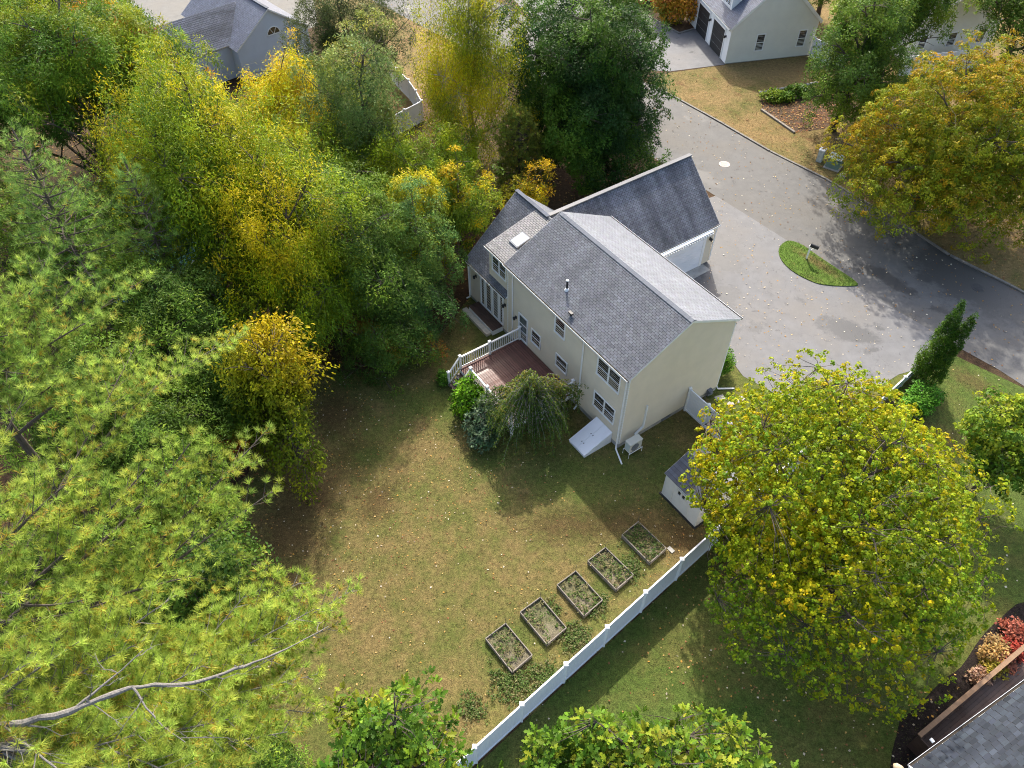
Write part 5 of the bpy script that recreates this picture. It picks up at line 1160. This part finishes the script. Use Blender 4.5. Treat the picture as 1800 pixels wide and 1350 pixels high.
tipsB = [((-13.6, 22.4, 14.2), 11.6, .03, .08), ((-14.9, 21.6, 15.6), 13, .03, .07), ((-15.8, 19.8, 16.2), 14, .03, .07), ((-14.0, 19.2, 15.2), 12.6, .03, .08), ((-16.6, 22.6, 15.6), 13.2, .03, .07), ((-18.2, 21.4, 16.4), 14.4, .03, .06), ((-14.6, 16.6, 14.8), 12.2, .02, .08), ((-16.4, 17.0, 16.6), 14.6, .03, .06), ((-13.0, 17.6, 13.4), 10.6, .02, .08)]
pine('pine_tree', 'white pine with fine upright shoots at the left edge of the picture', -18.4, 17.6, 18.6, tipsB, zlo=.74, lmax=3.0, per=5, whorl=.85, tuft=.27, nn=38, w=.030, cols=pg[:3] + pb[1:2], yellow=.12, trunk=.24, seed=44, step=.25, bmax=1.45, group='pines at the left')
tipsC = [((-4.5, 10.8, 12.2), 10.6, .0, .08), ((-5.6, 10.0, 12.4), 10.8, .0, .08), ((-6.2, 11.4, 11.6), 10.0, .0, .08), ((-6.2, 8.4, 13.0), 11.4, .0, .07), ((-5.2, 8.2, 12.2), 10.6, .0, .07), ((-7.6, 10.4, 12.6), 11, .0, .07), ((-5.4, 6.6, 12.6), 11, .0, .07), ((-6.6, 6.6, 13.6), 12, .0, .07), ((-7.6, 7.8, 14.0), 12.2, .0, .07), ((-8.4, 6.0, 14.4), 12.6, .0, .07), ((-9.2, 8.2, 14.4), 12.4, .0, .07), ((-7.0, 4.8, 14), 12.4, .0, .06), ((-6.0, 5.2, 13.2), 11.6, .0, .06), ((-5.0, 7.2, 12.0), 10.2, .0, .06), ((-7.8, 4.2, 13.5), 12, .0, .06), ((-8.8, 9.6, 14.2), 12.2, .0, .07), ((-10.4, 7.8, 15.2), 13.5, .02, .06), ((-5.8, 9.2, 12.2), 10.6, .0, .06), ((-8.2, 7.0, 13.2), 11, .0, .06), ((-4.9, 10.0, 11.6), 10, .0, .06), ((-11.4, 4.9, 16.2), 14.6, .02, .05), ((-12.2, 6.6, 16.6), 15, .02, .05), ((-10.8, 7.0, 16.0), 14.4, .02, .05), ((-10.2, 5.2, 15.6), 14, .02, .05)]
bare = [([(-13.2, 6.2, 14.4), (-11.6, 5.85, 15.0), (-10.2, 6.2, 14.9), (-9.0, 6.9, 14.8), (-7.8, 7.1, 14.3), (-6.9, 7.6, 14.0), (-6.0, 8.2, 13.6), (-5.0, 9.2, 13.0)], [.075, .069, .062, .054, .044, .034, .022, .01]),
        ([(-10.2, 6.2, 14.9), (-9.4, 7.0, 15.0), (-8.8, 7.6, 15.2)], [.035, .022, .01]), ([(-11.5, 5.88, 14.98), (-10.4, 5.2, 14.6), (-9.6, 4.9, 14.2)], [.035, .024, .012]), ([(-9.0, 6.88, 14.78), (-8.2, 6.1, 14.5), (-7.6, 5.8, 14.2)], [.03, .02, .01])]
pine('pine_tree', 'white pine at the bottom left with a long bare grey limb', -13.2, 6.2, 18.0, tipsC, zlo=.86, lmax=2.0, per=4, whorl=.9, tuft=.245, nn=40, w=.026, cols=pg[1:], yellow=.17, trunk=.5, seed=45, step=.19, bmax=1.4, extra=bare, group='pines at the left')
# --- top right
tree('oak_tree', 'dark green oak right of the black door garage', 25.8, 57.4, 12.2, [(0, 0, 7.2, 3.4, 3.4, 4.8), (1.2, -.6, 4.0, 3.4, 3.2, 3.2)], dk, n=1500, m=18, leaf=.27, wr=.6, cr=.5, trunk=.28, seed=50, twigs=.25, lump=.2, hz=.5)
oakR = tree('oak_tree', 'dark green tree at the top edge between the two white houses', 31.5, 64.6, 13.0, [(0, 0, 8.0, 4.0, 4.0, 4.8)], dk, n=1400, m=18, leaf=.28, wr=.6, cr=.55, trunk=.28, seed=51, twigs=.2, lump=.2, hz=.5)
copy_tree(oakR, 42.5, 66.0, 2.2, 1.1, 'dark green tree in the top right corner'); copy_tree(oakR, 37.0, 79.0, 4.1, 1.0, 'dark green tree behind the white house at top right'); copy_tree(oakR, 30.0, 78.5, 1.0, .8, 'tree behind the black door garage at the top edge')
tree('shrub', 'russet and orange shrub beside the neighbour driveway', 15.6, 77.2, 3.6, [(0, 0, 1.7, 2.1, 1.8, 1.9)], [(.12, .15, .03), (.24, .19, .04), (.40, .21, .05), (.44, .17, .07)], n=420, m=16, leaf=.26, wr=.6, cr=.4, trunk=.05, seed=52, twigs=.2, cat='shrub', crown='foliage', z0f=.05)
tree('small_tree', 'small green tree at the right edge beside the yellow green maple', 23.6, 22.4, 6.2, [(0, 0, 3.9, 2.0, 2.0, 2.3)], [(.06, .11, .02), (.10, .17, .03), (.17, .22, .035), (.24, .26, .04)], n=650, m=16, leaf=.19, wr=.7, cr=.32, mode='rosette', trunk=.12, seed=53, twigs=.4, lump=.2)
# --- arborvitae, shrubs
av = [(.028, .062, .012), (.05, .10, .016), (.09, .15, .022)]
tree('arborvitae', 'tall twin tipped arborvitae at the end of the white fence', 23.6, 29.9, 6.3, [(0, 0, 1.2, .95, .9, 1.2), (-.05, 0, 2.3, .85, .8, 1.3), (-.2, .05, 3.6, .58, .54, 1.5), (-.28, .06, 4.8, .34, .32, 1.1), (-.32, .08, 5.7, .16, .15, .6), (.42, -.1, 3.3, .45, .42, 1.3), (.52, -.1, 4.4, .26, .24, .9), (.56, -.1, 5.1, .12, .12, .5)], av, n=1500, m=16, leaf=.10, wr=.4, cr=.15, trunk=.09, seed=60, twigs=.1, cat='evergreen', lump=.06, inner=.35, droop=-.6, crown='foliage', gain=1.25)
tree('shrub', 'bright green low shrub at the foot of the arborvitae', 22.9, 28.3, 1.4, [(0, 0, .6, 1.1, .8, .75), (-.7, -.5, .5, .8, .7, .6)], [(.05, .13, .02), (.08, .19, .03), (.12, .24, .04)], n=260, m=14, leaf=.17, wr=.45, cr=.22, trunk=.03, seed=61, twigs=.2, cat='shrub', crown='foliage', z0f=.05)
p_ = hl(8.3, 1.1); tree('shrub', 'rounded bright green shrub at the front corner of the house', p_[0], p_[1], 2.0, [(0, 0, .9, .85, .85, 1.05)], [(.04, .10, .015), (.07, .16, .02), (.11, .22, .03)], n=320, m=14, leaf=.12, wr=.45, cr=.18, trunk=.04, seed=62, twigs=.2, cat='shrub', crown='foliage', lump=.07, z0f=.05)
p_ = hl(-4.95, 6.75); tree('shrub', 'bright green rhododendron against the deck railing', p_[0], p_[1], 1.9, [(0, 0, .95, .85, .95, .95)], [(.05, .12, .016), (.09, .19, .022), (.14, .25, .03)], n=240, m=12, leaf=.19, wr=.42, cr=.2, mode='star', trunk=.04, seed=63, twigs=.3, cat='shrub', crown='foliage', z0f=.05)
p_ = hl(-4.75, 7.6); tree('shrub', 'dark green shrub beside the deck stairs', p_[0], p_[1], 1.4, [(0, 0, .75, .55, .55, .75)], [(.03, .065, .014), (.05, .10, .018)], n=130, m=12, leaf=.17, wr=.42, cr=.2, trunk=.03, seed=64, twigs=.3, cat='shrub', crown='foliage', z0f=.05)
p_ = hl(-5.1, 5.1); tree('shrub', 'grey green rhododendron between the bright shrub and the weeping tree', p_[0], p_[1], 1.8, [(0, 0, .85, .95, 1.05, .9), (-.1, -1.0, .7, .8, .8, .7)], [(.045, .085, .04), (.08, .125, .07), (.14, .18, .12)], n=320, m=12, leaf=.19, wr=.36, cr=.22, mode='star', trunk=.04, seed=65, twigs=.3, cat='shrub', crown='foliage', z0f=.05)
p_ = hl(-5.2, 9.3); tree('shrub', 'small green plant left of the deck stairs', p_[0], p_[1], .8, [(0, 0, .4, .35, .35, .4)], [(.05, .12, .02), (.09, .18, .03)], n=70, m=10, leaf=.15, wr=.45, cr=.15, trunk=.02, seed=66, twigs=.3, cat='shrub', crown='foliage', z0f=.05)
p_ = hl(-13.0, 0)
tree('shrub', 'rust red leaved bush in the dark gap between pines and lawn', -14.2, 24.0, 3.2, [(0, 0, 2.2, .9, .9, 1.2)], [(.16, .08, .03), (.30, .09, .03), (.34, .12, .04)], n=160, m=12, leaf=.2, wr=.6, cr=.3, trunk=.04, seed=67, twigs=.4, cat='shrub', crown='foliage')
for i, (x_, y_, s_, cc, lab_) in enumerate(((22.4, 14.8, .55, [(.40, .10, .06), (.46, .14, .09)], 'coral red shrub farthest up the dark mulch bed'), (21.4, 14.2, .5, [(.42, .20, .08), (.46, .26, .12)], 'tan orange shrub at the top of the mulch bed'), (22.0, 13.9, .55, [(.36, .05, .035), (.44, .09, .06)], 'deep red shrub beside the wooden parapet'), (20.95, 13.7, .6, [(.44, .20, .07), (.50, .28, .12)], 'largest tan orange shrub in the mulch bed'), (21.4, 13.4, .45, [(.42, .12, .07), (.46, .18, .12)], 'small salmon red shrub below the deep red one'), (20.8, 13.1, .45, [(.40, .24, .06), (.36, .26, .05)], 'yellowish shrub against the parapet'), (20.1, 12.85, .4, [(.44, .2, .1), (.5, .28, .2)], 'smallest pale pink shrub at the lower end of the row'))):
    tree('shrub', lab_, x_, y_, s_ * 1.6, [(0, 0, s_ * .7, s_, s_, s_ * .75)], [tuple(v * k_ for v, k_ in zip(c_, (.62, .8, .9))) for c_ in cc], n=90, m=10, leaf=.13, wr=.6, cr=.16, trunk=.02, seed=70 + i, twigs=.3, cat='shrub', crown='foliage', z0f=.05, group='autumn shrubs in the mulch bed')
gc = [(.04, .09, .016), (.08, .14, .022), (.14, .18, .03)]
tree('ground_cover', 'green ground cover on the upper side of the brown leaf bed', 22.6, 62.2, .9, [(0, 0, .3, 1.5, .8, .5), (1.8, .8, .3, 1.3, .7, .5)], gc, n=260, m=14, leaf=.2, wr=.6, cr=.3, trunk=.02, seed=80, twigs=0, cat='shrub', crown='foliage', z0f=.05)

# --- weeping tree at the deck
def weeping(label, x, y, H, Rr, seed):
    r = np.random.default_rng(seed); root = empty('weeping_tree', (x, y, 0), 0, label, 'tree'); mb = MB()
    mb.tube([(0, 0, 0), (.05, .02, H * .35), (.0, .1, H * .7)], [.1, .085, .06], 8); mb.build('trunk', M['bark_pale'], root, smooth=True)
    wood = MB(); P, D = [], []
    for k in range(340):
        a = r.random() * 6.283; q = r.random() ** .6; hx = np.array([math.cos(a), math.sin(a), 0])
        st = np.array([0, 0.1, H * .68]) + hx * .1; pk = hx * Rr * q * .75 + UPV * (H * (1.02 - .28 * q * q) + r.normal() * .12); irr = 1 + .22 * math.sin(2 * a + 1.1) + .14 * math.sin(5 * a); hx = hx * irr; pk = hx * Rr * q * .72 + UPV * (H * (.98 - .30 * q * q + .10 * math.sin(3 * a + 2) + .05 * math.sin(7 * a)) + r.normal() * .2); rr_ = Rr * q * (1.0 + .2 * r.normal())
        ln = (.8 + 1.5 * r.random()) * (.5 + .6 * q); end = hx * (rr_ + .15) + UPV * max(.15, pk[2] - ln)
        pts = [st, st * .5 + pk * .5 + UPV * .18, pk, pk * .45 + end * .55 + hx * .16 + UPV * .12, end]
        wood.tube(pts, [.022, .016, .011, .007, .003], 4, False)
        for seg in range(1, 4):
            A_, B_ = pts[seg], pts[seg + 1]; n = int(np.linalg.norm(B_ - A_) / .035) if seg > 1 else int(np.linalg.norm(B_ - A_) / .09)
            for i in range(n): P.append(A_ + (B_ - A_) * (i + r.random()) / n + r.normal(size=3) * .05); D.append(nrm(B_ - A_) * .4 + r.normal(size=3) * .45 - UPV * .55)
    wood.build('branches', M['bark_pale'], root)
    P = np.array(P); D = np.array(D); N = len(P); P[:, 2] = np.maximum(P[:, 2], .05)
    C = palette(P, r, [(.07, .13, .026), (.10, .17, .03), (.14, .21, .035), (.19, .24, .04), (.34, .26, .05)], 1.7, .9, .6)
    L = .155 * (.7 + .6 * r.random(N)); V, F, CV = scatter(DIAMOND, P, D, nrm(r.normal(size=(N, 3)) + UPV * .4), L, L * .4, C); emit('crown', V, F, CV, 'leaf', root, 'stuff')
p_ = hl(-3.2, 3.6); weeping('weeping tree with pale twigs drooping over the corner of the deck', p_[0], p_[1], 4.2, 2.05, 77)

# ------------------------------------------------------------------ ground detail
def rand_in(poly, n, r):
    a = np.array(poly); lo_, hi_ = a.min(0), a.max(0); out = []; t = 0
    while t < n:
        p = lo_ + r.random((n * 2, 2)) * (hi_ - lo_); p = p[in_poly(p, poly)]; out.append(p); t += len(p)
    return np.concatenate(out)[:n]
rl = np.random.default_rng(90)
fl = []
def fall(poly, n, cols, z, size=.1, near=None, sig=3.0):
    p = rand_in(poly, n, rl)
    if near is not None:
        d = np.min([np.hypot(p[:, 0] - a, p[:, 1] - b) / s for a, b, s in near], axis=0); p = p[rl.random(len(p)) < np.exp(-d * d)]
    N = len(p); P = np.column_stack([p, z + .012 + rl.random(N) * .02]); c = np.array(cols)[rl.integers(len(cols), size=N)] * (.75 + .5 * rl.random((N, 1)))
    L = size * (.6 + .8 * rl.random(N)); X = nrm(np.column_stack([rl.normal(size=(N, 2)), rl.normal(size=N) * .25])); fl.append(scatter(DIAMOND, P, X, nrm(np.column_stack([rl.normal(size=(N, 2)) * .35, np.ones(N)])), L, L * .8, np.clip(c, .01, .75)))
PALE, TANL = [(.62, .55, .42), (.55, .45, .30), (.5, .33, .12), (.48, .26, .05)], [(.34, .19, .06), (.26, .12, .05), (.42, .27, .08), (.22, .10, .04)]
fall(LAWN, 5200, PALE + TANL * 2, .004, .085, [(-10.5, 25, 5), (-11.5, 17, 6), (-8.5, 28, 4.5), (-6, 22, 6), (8.5, 20.5, 2.6)])
fall(LAWN, 900, PALE + TANL + [(.3, .2, .08)] * 4, .004, .075)
fall(LAWN, 900, PALE + TANL, .004, .10, [(8.6, 19.9, 1.9)])
fall(RIGHT, 9000, PALE + TANL * 2, .008, .10, [(11, 14, 5.5), (14, 10, 5), (9, 17, 4)])
fall(RIGHT, 700, PALE, .008, .10)
fall(ROAD, 2200, PALE + TANL, .012, .10)
fall(DRIVE, 500, PALE, .016, .09)
fall(FRONT, 16000, TANL * 2 + [(.34, .13, .05), (.28, .09, .04)], .006, .13, [(27, 46, 7), (22.5, 51.5, 3), (19, 55, 3), (33, 40, 5)])
fall(FRONT, 4000, TANL, .006, .12)
fall(BROWN_BED, 1600, TANL + [(.4, .16, .05)], .012, .13)
fall([(-48, 12), (-12.5, 12), (-11.5, 31), (-7, 31), (-2, 37), (9, 49), (2, 60), (-48, 60)], 14000, TANL * 3 + [(.42, .27, .06)], .0, .14)
o0 = 0; Vs, Fs, Cs = [], [], []
for v, f, c in fl: Vs.append(v); Fs.append(f + o0); Cs.append(c); o0 += len(v)
tag(emit('fallen_leaves', np.concatenate(Vs), np.concatenate(Fs), np.concatenate(Cs), 'fallen', None), 'scattered yellow tan and brown fallen leaves on lawns and road', 'fallen leaves', kind='stuff')

# short grass tufts give the lawns their grain
def blades(name, polys, label, h=.07, seed=91):
    r = np.random.default_rng(seed); out = []; k = 0
    for poly, n, z, cols in polys:
        p = rand_in(poly, n, r); N = len(p); q = cosnoise(np.column_stack([p, np.zeros(N)]), r, .35) + r.normal(size=N) * .7
        t = (np.argsort(np.argsort(q)) / N * (len(cols) - 1)); i = np.clip(t.astype(int), 0, len(cols) - 2); f = (t - i)[:, None]; c = np.array(cols); C = (c[i] * (1 - f) + c[i + 1] * f) * (.7 + .6 * r.random((N, 1)))
        L = h * (.6 + .9 * r.random(N)); X = np.column_stack([r.normal(size=(N, 2)) * .8, .5 + r.random(N)]); v, fc, cv = scatter(TRI, np.column_stack([p, np.full(N, z)]), X, nrm(r.normal(size=(N, 3))), L, L * .5, C)
        out.append((v, fc + k, cv)); k += len(v)
    return tag(emit(name, np.concatenate([o[0] for o in out]), np.concatenate([o[1] for o in out]), np.concatenate([o[2] for o in out]), 'grass_blade', None), label, 'grass', kind='stuff')
LV = [(-11.5, 12), (-12.5, 24), (-12, 31), (-7.5, 30.4), (-3.2, 36), (3, 33), (5.6, 25), (11, 28), (11.4, 21), (-2, 9)]
gcols = [(.24, .19, .085), (.20, .16, .06), (.15, .14, .045), (.10, .12, .03)]
blades('grass', [(LV, 24000, .004, gcols), ([(-3, 7.5), (11.6, 20.5), (24, 31), (29, 29), (30, 14), (20, 6), (2, 5)], 26000, .008, [(.16, .14, .05), (.12, .13, .035), (.08, .11, .025)]), ([(14.5, 61.9), (17.4, 58.1), (23.6, 50.4), (29.6, 41.4), (36, 35), (40, 42), (30, 56), (20, 67), (14, 66.8)], 14000, .004, [(.30, .2, .09), (.24, .17, .07), (.16, .15, .05)]), (ISLAND, 3500, .07, [(.16, .13, .05), (.10, .18, .025), (.08, .19, .02)])], 'short patchy tan and green grass on the lawns', .075)
# weeds in and around the beds
def weeds(seed=95):
    r = np.random.default_rng(seed); P, C = [], []
    g = np.array([(.07, .12, .026), (.10, .15, .035), (.17, .16, .065), (.22, .18, .09)])
    for i, c4 in enumerate(bed_boxes):
        n = (200, 95, 70, 40, 60)[i]; q = rand_in([tuple(x) for x in (np.array(c4) - np.mean(c4, 0)) * .93 + np.mean(c4, 0)], n, r); P.append(np.column_stack([q, np.full(n, .14)])); C.append(g[r.integers(4, size=n)] * (1.0 if i else .9))
    for x, y, s, n in ((2.9, 14.6, .55, 240), (1.4, 12.9, .6, 170), (.4, 12.4, .7, 150), (4.1, 16.3, .3, 100), (1.9, 15.9, .35, 60), (5.6, 18.0, .5, 150), (-.3, 12.6, .6, 100), (-1.6, 11.4, .5, 110), (3.9, 15.9, .3, 50)):
        P.append(np.column_stack([r.normal(size=(n, 2)) * s * .6 + (x, y), np.full(n, .01)])); C.append(g[r.integers(3, size=n)])
    P = np.concatenate(P); C = np.concatenate(C); m = 7; N = len(P) * m; Pp = np.repeat(P, m, 0) + r.normal(size=(N, 3)) * np.array([.05, .05, .0]) + UPV * (r.random((N, 1)) * .16); Cc = np.repeat(C, m, 0) * (.7 + .6 * r.random((N, 1)))
    L = .085 * (.6 + .9 * r.random(N)); V, F, CV = scatter(DIAMOND, Pp, np.column_stack([r.normal(size=(N, 2)), .4 * r.random(N)]), nrm(r.normal(size=(N, 3)) * .5 + UPV), L, L * .6, Cc)
    tag(emit('weeds', V, F, CV, 'leaf', None), 'green weeds growing in and between the raised beds', 'weeds', kind='stuff')
weeds()
print('LEAF TRIS', TRIS[0])
